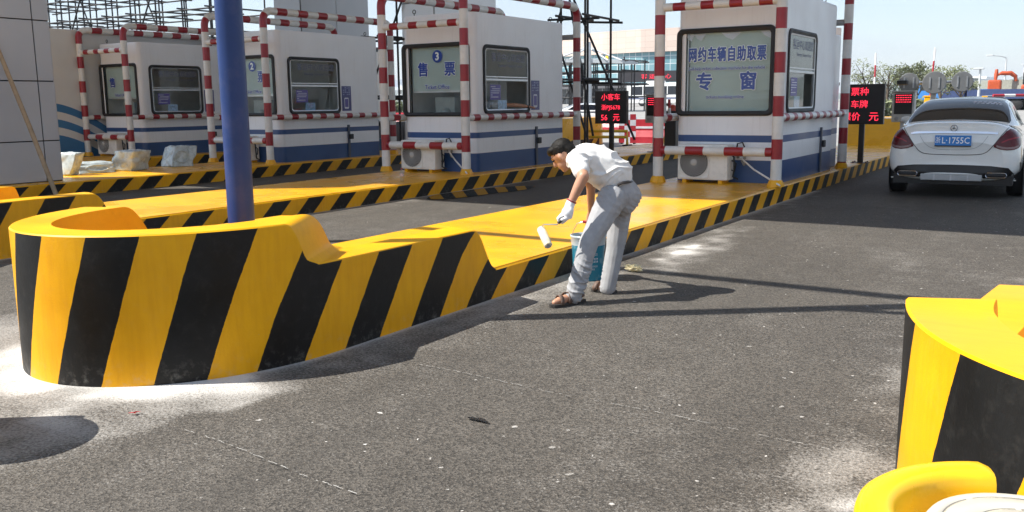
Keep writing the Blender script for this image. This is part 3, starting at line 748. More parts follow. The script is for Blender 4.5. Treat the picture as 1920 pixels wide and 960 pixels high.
# ---------------------------------------------------------------- canopy, columns, wall
PANEL=pmat('aluminium_panel',(.46,.47,.49),.38,.15,var=.05,scale=1.2)
PANELL=pmat('pale_aluminium_panel',(.74,.76,.78),.38,.15,var=.04,scale=1.2)
JOINT=pmat('joint_black',(.02,.02,.022),.6)
def column(label,x0,x1,y0,y1,zlines,ylines,h=8.5,mat=PANEL):
    t=thing('clad_column',label,'column',((x0+x1)/2,(y0+y1)/2,0),0,'panel clad canopy columns')
    cx,cy=(x0+x1)/2,(y0+y1)/2
    mb=MB(); mb.box((x0-cx,y0-cy,0),(x1-cx,y1-cy,h)); obj('core',mb,JOINT,t)
    mb=MB(); g=.010
    zs=[HD+.004]+zlines+[h]; ys=[y0]+ylines+[y1]
    for i in range(len(zs)-1):
        for j in range(len(ys)-1):
            for xx,sg in ((x1,1),(x0,-1)): mb.box((xx-cx+.001*sg,ys[j]-cy+g,zs[i]+g),(xx-cx+sg*.022,ys[j+1]-cy-g,zs[i+1]-g),bev=.004)
        for yy,sg in ((y0,-1),(y1,1)): mb.box((x0-cx+g,yy-cy+.001*sg,zs[i]+g),(x1-cx-g,yy-cy+sg*.022,zs[i+1]-g),bev=.004)
    obj('cladding',mb,mat,t); return t
zl=[.94,1.95,2.96,3.97,4.98,5.99,7.0]
column('grey panel-clad column at the left edge with a wooden pole leaning on it',-16.30,-15.22,6.25,9.22,zl,[7.2,8.93])
column('panel-clad column rising behind booth number 2',-21.25,-20.15,20.1,23.1,[1.9,3.05,4.2,5.3],[21.6])
column('panel-clad column rising behind booth number 3',-16.30,-15.20,20.1,23.1,[1.9,3.05,4.2,5.3],[21.6],mat=PANELL)
t=thing('toll_canopy','wide flat canopy roof over the booths, above the picture','canopy',(-8,13.1,8.5))
mb=MB(); mb.box((-18,-6.1,.0),(9.2,11.6,.45)); obj('roof_slab',mb,PANELL,t)
mb=MB()
for y in (-5.9,-1.6,2.8,7.2,11.4): mb.box((-17.9,y-.12,-.22),(9.1,y+.12,.0))
obj('roof_beam',mb,WHITE,t)
for x,y in ((9.2,18.0),): column('panel-clad canopy column outside the picture on the right',x-.5,x+.5,y-1,y+1,[1.9,3.05,4.2,5.3],[])
# wall with waves
t=thing('wave_wall','grey white wall with blue painted waves behind the farthest booth','wall',(-22.5,11,0))
mb=MB(); mb.box((-.1,0,0),(.1,16,3.48)); obj('wall_panel',mb,pmat('wall_white',(.64,.65,.64),.7,var=.05,scale=1.5,bmp=.1),t)
mb=MB()
def wave(f0,f1,a,b,n=24):
    vs=[];fs=[]
    for i in range(n+1):
        y=a+(b-a)*i/n; vs+=[(.104,y,max(.0,f0(y))),(.104,y,f1(y))]
    return mb.add(vs,[(2*i,2*i+2,2*i+3,2*i+1) for i in range(n)])
c1=lambda y:1.62-.33*(max(0,y-2.45))**1.6-.05*max(0,2.45-y)**1.5
wave(lambda y:c1(y)-.20,c1,1.2,4.2); wave(lambda y:c1(y)-.60,lambda y:c1(y)-.40,1.2,4.2); wave(lambda y:0.0,lambda y:max(.01,c1(y)-.80),1.2,4.2)
obj('wave_print',mb,pmat('wave_blue',(.04,.17,.36),.5,var=.06),t)
# wooden pole and bags, bottle
t=tag(obj('wooden_pole',MB().tube([(-14.42,8.62,0),(-14.75,8.45,1.2),(-15.17,8.20,2.75),(-15.19,8.17,2.9)],[.038,.037,.034,.033],10),pmat('bare_wood',(.36,.27,.17),.8,var=.2,scale=9)),'thin bare wooden pole leaning against the grey clad column','wooden pole')
def wrapped_bag(label,loc,size,rz,seed,dark=False):
    bm=bmesh.new(); bmesh.ops.create_cube(bm,size=1)
    bmesh.ops.subdivide_edges(bm,edges=bm.edges[:],cuts=15,use_grid_fill=True)
    for v in bm.verts:
        p=v.co.copy(); q=p.normalized()*.62; p=p.lerp(q,.14)
        n=noise.noise(p*3+Vector((seed*7,0,0)))*.09+noise.noise(p*7+Vector((0,seed*5,0)))*.035; p.x+=(p.z+.5)*.25*(1 if seed%2 else -1); p.y+=(p.z+.5)*.35*(1 if seed in (1,4) else -.2)
        p+=p.normalized()*n; v.co=Vector((p.x*size[0],p.y*size[1],max(0,(p.z+.5)*size[2])))
    t=thing('wrapped_bag',label,'bag',loc,rz,'bags wrapped in pale plastic film'); mb=MB(); mb.bm(bm,smooth=True)
    obj('film_wrap',mb,pmat('plastic_film',(.50,.58,.60),.25,var=.2,scale=7,dirt=((.06,.07,.07),.35),spec=.7),t)
    mb=MB(); mb.tube([(size[0]*(.50+.02*math.cos(a*3)),size[1]*.30*math.cos(a),size[2]*.5+size[2]*.30*math.sin(a)) for a in [2*math.pi*i/16 for i in range(17)]],.012,6); obj('tie',mb,pmat('film_tie',(.45,.52,.53),.4),t)
    return t
wrapped_bag('plastic-wrapped bag nearest the grey column, standing on end',(-16.35,9.95,HD),(.45,.22,.42),.3,1)
wrapped_bag('low flattened plastic-wrapped bag lying between two taller ones',(-16.45,10.62,HD),(.55,.7,.20),-.3,2)
wrapped_bag('middle plastic-wrapped bag, upright with a dark fold',(-16.35,11.35,HD),(.5,.5,.40),.2,3)
wrapped_bag('plastic-wrapped bag farthest from the grey column, tilted',(-16.45,12.55,HD),(.5,.5,.42),-.2,4)
t=thing('water_bottle','small clear plastic drink bottle standing on the yellow deck','bottle',(-9.50,11.58,HD))
mb=MB(); mb.lathe([(0,0),(.031,.004),(.032,.05),(.029,.07),(.032,.09),(.032,.135),(.024,.165),(.013,.19),(.013,.205)],18); obj('bottle_body',mb,glassmat('bottle_clear',(.85,.88,.88),.3),t)
mb=MB(); mb.lathe([(.0325,.09),(.0328,.092),(.0328,.135),(.0325,.137)],18); obj('bottle_label',mb,pmat('bottle_label',(.6,.45,.42),.5,var=.3,scale=80),t)
mb=MB(); mb.lathe([(.015,.203),(.015,.224),(0,.225)],16); obj('cap',mb,RED,t)
# ---------------------------------------------------------------- blue gantry
t=thing('blue_gantry','tall dark blue steel pole rising behind the front striped nose','pole',(-4.83,4.17,0))
mb=MB(); mb.tube([(0,0,HD),(0,0,2),(0,0,4),(0,0,6.3)],.088,28); obj('pole',mb,BLUEP,t)
mb=MB(); mb.lathe([(.17,HD),(.17,HD+.02),(.0,HD+.02)],24)
for i in range(4):
    a=rad(45+90*i); mb.prism([(.088*math.cos(a)-.008*math.sin(a),.088*math.sin(a)+.008*math.cos(a)),(.165*math.cos(a)-.008*math.sin(a),.165*math.sin(a)+.008*math.cos(a)),(.165*math.cos(a)+.008*math.sin(a),.165*math.sin(a)-.008*math.cos(a)),(.088*math.cos(a)+.008*math.sin(a),.088*math.sin(a)-.008*math.cos(a))],HD+.02,HD+.12)
obj('base_flange',mb,BLUEP,t)
mb=MB(); mb.box((.085,-.025,.60),(.125,.025,.70),bev=.01); obj('clamp',mb,BLUEP,t)
mb=MB(); mb.tube([(-6.2,.12,6.22),(0,0,6.22),(5.2,-.1,6.22)],.085,16); obj('beam',mb,BLUEP,t)
mb=MB(); mb.tube([(0.0,0,4.9),(1.9,0,6.2)],.05,12); obj('brace',mb,BLUEP,t)
t=thing('blue_gantry','second blue gantry post outside the picture on the left','pole',(-11.0,4.35,0))
mb=MB(); mb.tube([(0,0,HD),(0,0,6.3)],.088,20); obj('pole',mb,BLUEP,t)
# ---------------------------------------------------------------- scaffolds
SCAF=pmat('scaffold_tube',(.030,.030,.032),.6,.3,var=.25,scale=12)
def scaffold(name,label,xs,ys,zs,h,r=.024,braces=(),group='tube scaffolds',over=.3,z0=0.0,skip=()):
    t=thing(name,label,'scaffold',(xs[0],ys[0],z0),0,group); ox,oy=xs[0],ys[0]
    for x in xs:
        for y in ys:
            j=random.uniform(-.02,.02); mb=MB(); mb.tube([(x-ox,y-oy,0),(x-ox+j,y-oy-j,h*random.uniform(.94,1))],r,7)
            for z in zs: mb.box((x-ox-.045,y-oy-.045,z-.05),(x-ox+.045,y-oy+.045,z+.05),bev=.012)
            obj('standard',mb,SCAF,t)
    for z in zs:
        for y in ys: 
            k=random.uniform(-.04,.04); mb=MB(); mb.tube([(xs[0]-ox-over,y-oy-.05,z+k),(xs[-1]-ox+over,y-oy-.05,z-k+random.uniform(-.05,.05))],r,7); obj('ledger',mb,SCAF,t)
        if len(ys)>1:
            for x in xs: 
                mb=MB(); mb.tube([(x-ox+.05,ys[0]-oy-over,z+.06),(x-ox+.05,ys[-1]-oy+over,z+.06+random.uniform(-.04,.04))],r,7); obj('transom',mb,SCAF,t)
    for a,b in braces:
        mb=MB(); mb.tube([Vector(a)-Vector((ox,oy,0)),Vector(b)-Vector((ox,oy,0))],r,7); obj('brace',mb,SCAF,t)
    return t
xs=[-47+1.75*i for i in range(10)]
scaffold('scaffold','wide scaffold of thin dark tubes above the wave wall',xs,[26.0,27.5,29.0],[4.6,5.5,6.4],8.4,.036,
  braces=[((xs[i],25.9,3.6),(xs[i+1]+.9,25.9,7.9)) for i in (0,3,6)]+[((xs[i+1]+.3,29.0,3.6),(xs[i],29.0,7.9)) for i in (1,4,7)])
def sp(px,py,d): return P(px,py,d)
d=25.5
a=P(717,120,d); b=P(762,120,d)
scaffold('scaffold','dark tube scaffold standing between booths 2 and 3',[a.x,b.x],[a.y,a.y+1.5],[1.65,3.25,4.9],6.0,.030,
  braces=[((a.x-.5,a.y-.05,1.75),(b.x+.3,a.y-.05,4.4)),((a.x-.75,a.y+.0,1.9),(a.x+.2,a.y,.3)),((b.x,a.y+1.5,3.2),(b.x+1.5,a.y+1.4,4.9))],over=.9)
a=P(1052,120,23); b=P(1118,120,23)
scaffold('scaffold','dark tube scaffold with diagonal braces beside booth 3 and the red LED sign',[a.x,b.x],[a.y,a.y+1.3],[2.0,3.55,5.0],6.0,.030,
  braces=[(P(1068,0,22.6),P(1112,255,22.6)),(P(1076,0,23.3),P(1190,262,23.0)),(P(1040,60,23.6),P(1104,268,23.4)),(P(1052,20,23.5),P(1036,75,23.5))],over=.35)
# ---------------------------------------------------------------- LED signs and ticket machines
def led_sign(label,x,y,rows,w=.84,z0=.97,z1=1.75):
    t=thing('led_sign',label,'LED sign',(x,y,HD),0,'black LED price signs'); z0-=HD; z1-=HD
    mb=MB(); mb.box((-w/2,-.06,z0),(w/2,.06,z1),bev=.012); c=obj('cabinet',mb,SCREEN,t)
    mb=MB(); mb.box((-.05,-.04,0),(.05,.04,z0)); obj('post',mb,DKMETAL,t)
    mb=MB(); mb.box((-.16,-.12,0),(.16,.12,.012))
    for sx in (-1,1):
        for sy in (-1,1): mb.lathe([(.016,.012),(.016,.035),(0,.035)],8,0,M=Matrix.Translation((sx*.12,sy*.085,0)))
    obj('base_plate',mb,pmat('rusty_steel',(.16,.10,.07),.6,.4,var=.3,scale=20),t)
    for s,x_,z_,sz,sx in rows: text(s,sz,LEDRED,c,FR(x_,-.0625,z0+(z1-z0)*z_),ext=.0008,sx=sx,offset=.0006)
    return t
led_sign('black LED sign with red characters reading 56 元, between booth 3 and the lettered booth',-9.84,20.0,[('小客车',.0,.80,.17,1.0),('浙PJ5678',.0,.49,.140,.95),('56',-.17,.18,.19,.95),('元',.15,.18,.19,1.0)])
led_sign('black LED sign with red characters, partly hidden behind the striped post beside the white car',-3.86,19.0,[('票种',-.06,.80,.17,1.0),('车牌',-.06,.49,.165,1.0),('票价',-.20,.18,.17,1.0),('元',.22,.18,.19,1.0)],w=.80,z0=1.0,z1=1.78)
CASEG=pmat('machine_grey',(.45,.46,.45),.4)
def ticket_machine(label,x,y):
    t=thing('ticket_machine',label,'ticket machine',(x,y,HD),0,'grey ticket machines with LED screens')
    mb=MB(); mb.box((-.24,-.10,.72),(.24,.12,1.40),bev=.02); mb.box((-.26,-.18,1.40),(.26,.14,1.43),bev=.008); obj('case',mb,CASEG,t)
    mb=MB(); mb.box((-.19,-.108,.90),(.19,-.10,1.36)); sc=obj('screen',mb,SCREEN,t)
    mb=MB(); r=random.Random(3)
    for i in range(4):
        xx=-.16
        while xx<.15:
            l=r.uniform(.02,.05); mb.box((xx,-.111,1.315-.05*i),(min(.17,xx+l),-.1085,1.332-.05*i)); xx+=l+.012
    obj('led_rows',mb,LEDRED,sc)
    mb=MB(); mb.lathe([(.05,0),(.04,.008),(0,.008)],14,0,M=FR(-.13,-.10,.80)); obj('speaker_grille',mb,GREYP,t)
    mb=MB(); mb.box((-.05,-.05,0),(.05,.05,.72)); obj('post',mb,GALV,t)
    mb=MB(); mb.box((-.15,-.15,0),(.15,.15,.012)); obj('base_plate',mb,pmat('rusty_steel',(.1,.1,.1)),t); return t
ticket_machine('grey ticket machine with LED screen left of the lettered booth post',-9.22,21.2)
ticket_machine('grey ticket machine with LED screen behind the left corner of the white car',-3.70,22.6)
def gate(label,p,arm_to,arm_seg=8,group='barrier gates'):
    t=thing('barrier_gate',label,'barrier gate',p,0,group)
    mb=MB(); mb.box((-.16,-.16,0),(.16,.16,1.0),bev=.02); obj('housing',mb,pmat('gate_black',(.03,.03,.032),.4),t)
    mb=MB(); mb.lathe([(.13,1.0),(.13,1.05),(.10,1.12),(.05,1.16),(0,1.17)],18); obj('beacon',mb,pmat('beacon_red',(.50,.06,.03),.35),t)
    a=Vector((.0,-.19,.85)); b=Vector(arm_to)
    mb=MB()
    for i in range(arm_seg):
        q0=a.lerp(b,i/arm_seg); q1=a.lerp(b,(i+1)/arm_seg); mb.tube([q0,q1],.04,8,mi=i%2)
    obj('arm',mb,[pmat('arm_white',(.8,.8,.8),.4),RED],t); return t
gate('black barrier gate housing with a red dome left of the lettered booth',(-9.35,22.6,HD),(-.02,-.19,1.3),2)
q=P(1640,178,42); gate('raised thin barrier arm farther left beyond the LED sign',(q.x,q.y,0),(.0,-.19,3.55),5,'raised barrier arms')
q=P(1744,178,42); gate('raised thin barrier arm rising over the round sign backs',(q.x,q.y,0),(.12,-.19,3.75),5,'raised barrier arms')
q=P(1985,178,27); gate('lowered barrier arm stretching in above the white car roof',(q.x,q.y,P(1985,178,27).z-.85),(P(1862,179,26.6)-Vector((q.x,q.y,P(1985,178,27).z-.85))),6,'lowered barrier arms')
# round sign backs on a T frame
t=thing('sign_frame','T-shaped steel frame holding three round sign backs behind the white car','sign frame',P(1750,178,26).xy.to_3d())
o=t.location.copy()
def rel(px,py,dd=26): return P(px,py,dd)-o
mb=MB(); mb.box((-.07,-.05,0),(.07,.05,rel(1750,155).z)); obj('post',mb,GALV,t)
a=rel(1696,156); b=rel(1826,152.5); mb=MB(); mb.tube([a,b],.045,8); obj('crossbar',mb,GALV,t)
for (px,py,r) in ((1704,155,.27),(1752,155,.32),(1804.5,153,.285)):
    c=rel(px,py,25.8); MM=Matrix.Translation(c)@Matrix.Rotation(rad(12),4,'Z')@Matrix.Rotation(rad(90),4,'X')
    mb=MB(); mb.lathe([(0,.012),(r-.02,.012),(r,.006),(r,-.006),(r-.02,-.012),(0,-.012)],36,0,M=MM,smooth=False); 
    so=obj('sign_disc',mb,pmat('sign_back_grey',(.20,.21,.22),.5,.3),t)
    for dx in (-.12,.12): mb=MB(); mb.box((-.02+dx,-.15,.013),(.02+dx,.15,.03),M=MM); obj('bracket',mb,GALV,so)
c=rel(1693,155,25.5); mb=MB(); mb.box(c+Vector((-.13,-.2,-.06)),c+Vector((.13,.1,.06)),bev=.02); obj('camera_box',mb,DKMETAL,t)

# ---------------------------------------------------------------- cars
def car_paint(name,col): return pmat(name,col,.22,.0,var=.03,scale=3,coat=1.0)
def tl(v): return v
def refine(rows,k):
    def ln(a,b,f): return (a[0]+(b[0]-a[0])*f,a[1]+(b[1]-a[1])*f)
    def row(r): return [ln(r[i],r[i+1],j/k) for i in range(len(r)-1) for j in range(k)]+[r[-1]]
    R=[row(r) for r in rows]; out=[]
    for i in range(len(R)-1):
        for j in range(k): out.append([ln(a,b,j/k) for a,b in zip(R[i],R[i+1])])
    return out+[R[-1]]
def build_car(label,loc,rz,paint,cat='car',full=True,group=None):
    t=thing('parked_car' if not full else 'car',label,cat,loc,rz,group)
    # y forward from the rear bumper
    ST=[(0.00,.66,.36,.80),(0.03,.79,.28,.98),(0.10,.85,.25,1.055),(0.25,.885,.235,1.085),(0.55,.895,.22,1.09),(1.0,.905,.20,1.075),(1.8,.905,.19,1.04),(2.8,.905,.19,1.01),(3.5,.90,.20,.99),(4.0,.885,.22,.92),(4.40,.82,.25,.83),(4.58,.70,.30,.74),(4.66,.52,.38,.66)]
    ne=28; vs=[]
    for (y,hw,zb,zt) in ST:
        zc=(zb+zt)/2; hz=(zt-zb)/2
        for k in range(ne):
            a=2*math.pi*k/ne; ca,sa=math.cos(a),math.sin(a); e=2/4.2
            x=hw*math.copysign(abs(ca)**e,ca); z=zc+hz*math.copysign(abs(sa)**e,sa)
            f=(z-zb)/(zt-zb)
            x*=1-.085*max(0,f-.45)/.55 - .02*max(0,.25-f)/.25
            if f>.97: z+=.02*(1-(x/hw)**2)
            vs.append((x,y+.04*(abs(x)/hw)**2*(1 if y<.2 else 0),z))
    ns=len(ST)
    fs=[(i*ne+k,(i+1)*ne+k,(i+1)*ne+(k+1)%ne,i*ne+(k+1)%ne) for i in range(ns-1) for k in range(ne)]
    mb=MB(); mb.add(vs,[tuple(f[::-1]) for f in fs],0,smooth=True); mb.add(vs,[tuple(range(ne))[::-1],tuple((ns-1)*ne+k for k in range(ne))],0,smooth=True)
    # greenhouse
    CT=[(.50,.60,1.03,1.075),(.62,.655,1.03,1.12),(.85,.655,1.02,1.215),(1.15,.63,1.02,1.325),(1.45,.605,1.0,1.40),(1.8,.60,1.0,1.435),(2.2,.60,1.0,1.44),(2.6,.61,1.0,1.42),(2.95,.63,1.0,1.33),(3.3,.66,.98,1.17),(3.6,.66,.96,1.01)]
    def ring(hw,zb,zt,wb):
        out=[]; n=9
        for i in range(n):
            a=math.pi*i/(n-1); ca,sa=math.cos(a),math.sin(a)
            out.append((ca,sa))
        return out
    vs=[];m=13
    for (y,ht,zb,zt) in CT:
        hb=.80 if y>.7 else .74
        pts=[]
        for i in range(m):
            s=-1+2*i/(m-1); q=abs(s)
            if q>.5: f=(1-q)/.5; x=hb+(ht-hb)*f; z=zb+(zt-.035-zb)*f
            else: x=ht*(q/.5)*1.0; z=zt-.035*(q/.5)**2.2
            pts.append((math.copysign(x,s) if s else 0,y,z))
        vs+=pts
    nc=len(CT)
    mb2=[(i*m+k,i*m+k+1,(i+1)*m+k+1,(i+1)*m+k) for i in range(nc-1) for k in range(m-1)]
    mb.add(vs,[tuple(f) for f in mb2],0,smooth=True)
    body=obj('body',mb,paint,t); 
    md=body.modifiers.new('s','SUBSURF'); md.levels=md.render_levels=2; evaluate(body)
    body.data.polygons.foreach_set('use_smooth',[True]*len(body.data.polygons))
    tree=BVHTree.FromPolygons([v.co.copy() for v in body.data.vertices],[list(p.vertices) for p in body.data.polygons])
    def proj(poly_rows,dirn,off,name,mat,parent=t,thick=0.0):
        """rows of (u,v) points projected onto the body along dirn"""
        poly_rows=refine(poly_rows,4 if full else 1)
        mb=MB(); vs=[];nr=len(poly_rows);nc_=len(poly_rows[0]); D=Vector(dirn)
        for row in poly_rows:
            for (u,v) in row:
                o_=Vector((u,-3,v)) if abs(D.y)>.5 else Vector((D.x*-3,u,v)) if abs(D.x)>.5 else Vector((u,v,4))
                h=tree.ray_cast(o_,D)
                vs.append((h[0] if h[0] else o_+D*3.2)-D*off)
        fl=D.y<-.5 or D.x>.5
        mb.add(vs,[(i*nc_+j,i*nc_+j+1,(i+1)*nc_+j+1,(i+1)*nc_+j) for i in range(nr-1) for j in range(nc_-1)],0,smooth=True)
        return obj(name,mb,mat,parent)
    def quad(c,nu=10,nv=6):
        a,b,cc,d_=[Vector(p) for p in c]
        return [[tuple((a.lerp(b,i/nu)).lerp(d_.lerp(cc,i/nu),j/nv)) for i in range(nu+1)] for j in range(nv+1)]
    def line(pts,wd,n=24):
        pts=[Vector(p) for p in pts]; L=[]
        for i in range(n+1):
            s=i/n*(len(pts)-1); k=min(int(s),len(pts)-2); f=s-k
            p0=pts[max(k-1,0)];p1=pts[k];p2=pts[k+1];p3=pts[min(k+2,len(pts)-1)]
            L.append(.5*((2*p1)+(p2-p0)*f+(2*p0-5*p1+4*p2-p3)*f*f+(3*p1-p0-3*p2+p3)*f**3))
        out=[[],[]]
        for i,p in enumerate(L):
            tn=(L[min(i+1,n)]-L[max(i-1,0)]).normalized(); nn=Vector((-tn.y,tn.x))*wd/2
            out[0].append(tuple(p-nn)); out[1].append(tuple(p+nn))
        return out
    CG=pmat('car_glass',(.006,.007,.011),.04,var=0,spec=.28); CHROME=pmat('chrome',(.75,.75,.76),.08,1.0,var=0); BLKP=pmat('black_trim',(.012,.012,.013),.4)
    # rear window over the sloping rear of the greenhouse, projected downwards
    rows=[]
    for j in range(9):
        y=.60+(1.50-.60)*j/8; hw=.70-.11*j/8
        hw*= 1 if 0<j<8 else .96
        rows.append([(-hw+2*hw*i/14,y) for i in range(15)])
    rw=proj(rows,(0,0,-1),.004,'rear_window',CG)
    if full:
        sd=random.Random(5); mb=MB()
        def onrw(x,y):
            h=tree.ray_cast(Vector((x,y,4)),Vector((0,0,-1))); return h[0]+Vector((0,-.002,.006))
        for r_ in range(2):
            x=.14
            while x<.52:
                l=sd.uniform(.025,.055); y0=1.30-.075*r_; y1=y0+.055
                mb.add([onrw(x,y0),onrw(x+l,y0),onrw(x+l+.012,y1),onrw(x+.012,y1)],[(0,1,2,3)]); x+=l+.018
        obj('window_sticker',mb,PAPERW,rw)
        rows=[[(-.56+1.12*i/12,1.54+1.3*j/8) for i in range(13)] for j in range(9)]
        proj(rows,(0,0,-1),.003,'roof_panel',pmat('roof_black',(.010,.012,.018),.12,spec=.35))
    rows=[[(-(.56+.10*j/6)+2*(.56+.10*j/6)*i/12,2.78+.66*j/6) for i in range(13)] for j in range(7)]
    proj(rows,(0,0,-1),.004,'windscreen',CG)
    for sx in (1,-1):
        for c in ([(1.02,1.09),(1.90,1.08),(1.88,1.36),(1.42,1.32)],[(1.96,1.08),(3.02,1.05),(2.62,1.33),(1.94,1.36)]):
            proj(quad(c),(-sx,0,0),.004,'side_window',CG)
        proj(line([(.86,1.07),(1.05,1.20),(1.42,1.345),(1.9,1.385),(2.6,1.355),(3.1,1.05)],.02),(-sx,0,0),.005,'window_trim',CHROME)
        proj(line([(1.93,1.06),(1.90,.7),(1.72,.45),(1.6,.28)],.008),(-sx,0,0),.003,'door_seam',BLKP)
        proj(line([(1.02,1.06),(1.06,.8),(1.20,.62)],.008),(-sx,0,0),.003,'door_seam',BLKP)
        mb=MB(); mb.ell((sx*.99,2.92,1.06),(.10,.06,.065)); obj('mirror',mb,paint,t)
        hd=MB(); hd.box((sx*.885,1.25,.90),(sx*.915,1.48,.925),bev=.01); obj('door_handle',hd,CHROME,t)
    # wheels
    for sx in (1,-1):
        for y in (.93,3.77):
            MM=Matrix.Translation((sx*.80,y,.325))@Matrix.Rotation(rad(90*sx),4,'Y')
            mb=MB(); mb.lathe([(.205,-.11),(.29,-.11),(.322,-.085),(.325,0),(.322,.085),(.29,.11),(.23,.105),(.22,.09)],36,0,M=MM); wo=obj('wheel',mb,TYRE,t)
            mb=MB(); mb.lathe([(.222,.095),(.21,.05),(.20,-.08)],28,0,M=MM)
            for k in range(10):
                a=2*math.pi*k/10; c,s=math.cos(a),math.sin(a)
                mb.add([MM@Vector(p) for p in ((.03*c-.016*s,.03*s+.016*c,.085),(.03*c+.016*s,.03*s-.016*c,.085),(.215*c+.022*s,.215*s-.022*c,.092),(.215*c-.022*s,.215*s+.022*c,.092))],[(0,1,2,3)])
            mb.lathe([(.055,.088),(.0,.094)],16,0,M=MM); obj('rim',mb,GALV,wo)
            mb=MB(); mb.lathe([(.19,-.02),(0,-.02)],20,0,M=MM); obj('brake_disc',mb,DKMETAL,wo)
            am=MB(); A=Matrix.Translation((sx*.868,y,.33))@Matrix.Rotation(rad(90*sx),4,'Y')
            am.lathe([(.0,.040),(.36,.040),(.375,.03)],36,0,M=A); obj('wheel_arch',am,BLKP,t)
    mb=MB(); mb.box((-.78,.12,.20),(.78,4.4,.33)); obj('underbody',mb,BLKP,t)
    if not full:
        for sx in (1,-1): proj(quad([(sx*.50,.72),(sx*.78,.72),(sx*.78,.88),(sx*.52,.86)]),(0,1,0),.006,'taillight',RED)
        proj(quad([(-.26,.60),(.26,.60),(.26,.74),(-.26,.74)]),(0,1,0),.006,'licence_plate',PAPERW)
        return t
    LAMP=pmat('taillight_red',(.10,.004,.008),.2,spec=.4); LAMP2=pmat('taillight_pale',(.25,.16,.16),.3)
    for sx in (1,-1):
        c=[(sx*.50,.735),(sx*.835,.80),(sx*.800,1.0),(sx*.66,.985)]
        # curved lamp: five-sided outline
        top=[(.50,.755),(.60,.885),(.68,.975),(.76,1.01),(.815,.985),(.85,.88)]; bot=[(.50,.735),(.60,.705),(.68,.70),(.76,.715),(.825,.75),(.86,.80)]
        Dl=Vector((-sx*.45,.893,0)); Pp=Vector((sx*.893,.45,0))
        def wrap(rows,off,name,mat,parent=t):
            rows=refine(rows,5); mb=MB(); vs=[]; nr=len(rows); n_=len(rows[0])
            for row in rows:
                for (u,z) in row:
                    o0=Pp*u+Vector((0,0,z))-Dl*3; h=tree.ray_cast(o0,Dl); vs.append((h[0] if h[0] else o0+Dl*3)-Dl*off)
            mb.add(vs,[(i*n_+j,i*n_+j+1,(i+1)*n_+j+1,(i+1)*n_+j) for i in range(nr-1) for j in range(n_-1)],0,smooth=True); return obj(name,mb,mat,parent)
        top=[(.47,.770),(.55,.885),(.63,.965),(.72,1.0),(.80,.985),(.86,.955),(.93,.90)]; bot=[(.47,.745),(.55,.712),(.63,.700),(.72,.708),(.80,.735),(.87,.78),(.94,.85)]
        rows=[[(b[0]+(a[0]-b[0])*j/6,b[1]+(a[1]-b[1])*j/6) for a,b in zip(top,bot)] for j in range(7)]
        to=wrap(rows,.010,'taillight',LAMP)
        wrap([[(x_,z_+dz) for x_,z_ in ((.50,.742),(.56,.724),(.63,.714),(.72,.722),(.80,.748))] for dz in (0,.030)],.014,'reverse_strip',LAMP2,to)
        wrap([[(x_,z_+dz) for x_,z_ in ((.56,.80),(.64,.84),(.72,.86),(.80,.87),(.88,.875))] for dz in (0,.018)],.014,'light_strip',pmat('lamp_bright_red',(.35,.01,.02),.2),to)
        # boot lid seams and bumper vents, exhausts
        proj(line([(sx*.70,1.035),(sx*.62,.93),(sx*.50,.75),(sx*.42,.665),(sx*.30,.635),(0,.628)],.009),(0,1,0),.004,'boot_seam',BLKP)
        proj(line([(sx*.855,.36),(sx*.865,.45),(sx*.86,.53)],.022),(0,1,0),.004,'bumper_vent',BLKP)
        mb=MB(); frame_ring(mb,.27,.075,.008,.036,.012,FR(sx*.575,-.010,.352)); obj('exhaust_trim',mb,CHROME,t)
        mb=MB(); mb.box((sx*.575-.12,-.002,.325),(sx*.575+.12,.06,.378),bev=.02); obj('exhaust_mouth',mb,BLKP,t)
    tp=[(-.82,.34),(-.72,.455),(-.5,.480),(-.25,.487),(0,.49),(.25,.487),(.5,.480),(.72,.455),(.82,.34)]; bt=[(-.78,.300),(-.70,.30),(-.42,.30),(-.33,.36),(0,.375),(.33,.36),(.42,.30),(.70,.30),(.78,.300)]
    proj([[(b[0]+(a[0]-b[0])*j/5,b[1]+(a[1]-b[1])*j/5) for a,b in zip(tp,bt)] for j in range(6)],(0,1,0),.010,'diffuser_surround',BLKP)
    proj(line([(-.82,.275),(-.45,.275),(-.33,.352),(0,.366),(.33,.352),(.45,.275),(.82,.275)],.016,40),(0,1,0),.016,'diffuser_trim',paint)
    mb=MB(); mb.box((-.40,-.004,.262),(.40,.08,.352),bev=.012); obj('diffuser',mb,pmat('diffuser_grey',(.40,.41,.41),.4),t)
    mb=MB()
    for x in (-.22,0,.22): mb=MB(); mb.box((x-.012,-.012,.262),(x+.012,.04,.350),bev=.004); obj('diffuser_fin',mb,pmat('fin_grey',(.5,.5,.5),.4),t)
    pass
    proj(line([(-.56,.935),(-.4,.945),(0,.948),(.4,.945),(.56,.935)],.030),(0,1,0),.022,'chrome_strip',CHROME)
    # plate recess and plate
    proj(line([(-.44,.90),(-.36,.78),(-.24,.715),(0,.70),(.24,.715),(.36,.78),(.44,.90)],.006,40),(0,1,0),.003,'recess_line',pmat('seam_grey',(.35,.36,.36),.4))
    yb=tree.ray_cast(Vector((0,-3,.83)),Vector((0,1,0)))[0].y
    mb=MB(); mb.box((-.235,yb-.025,.760),(.235,yb-.012,.905),bev=.004); po=obj('licence_plate',mb,pmat('plate_blue',(.03,.22,.62),.35,var=.05),t)
    mb=MB(); mb.box((-.235,yb-.029,.748),(.235,yb-.010,.763)); obj('plate_frame',mb,BLKP,po)
    text('浙',.10,TXTWHITE,po,FR(-.195,yb-.0265,.833),ext=.0006,sx=.75)
    text('L·1755C',.125,TXTWHITE,po,FR(.035,yb-.0265,.830),ext=.0006,sx=.84,offset=.001)
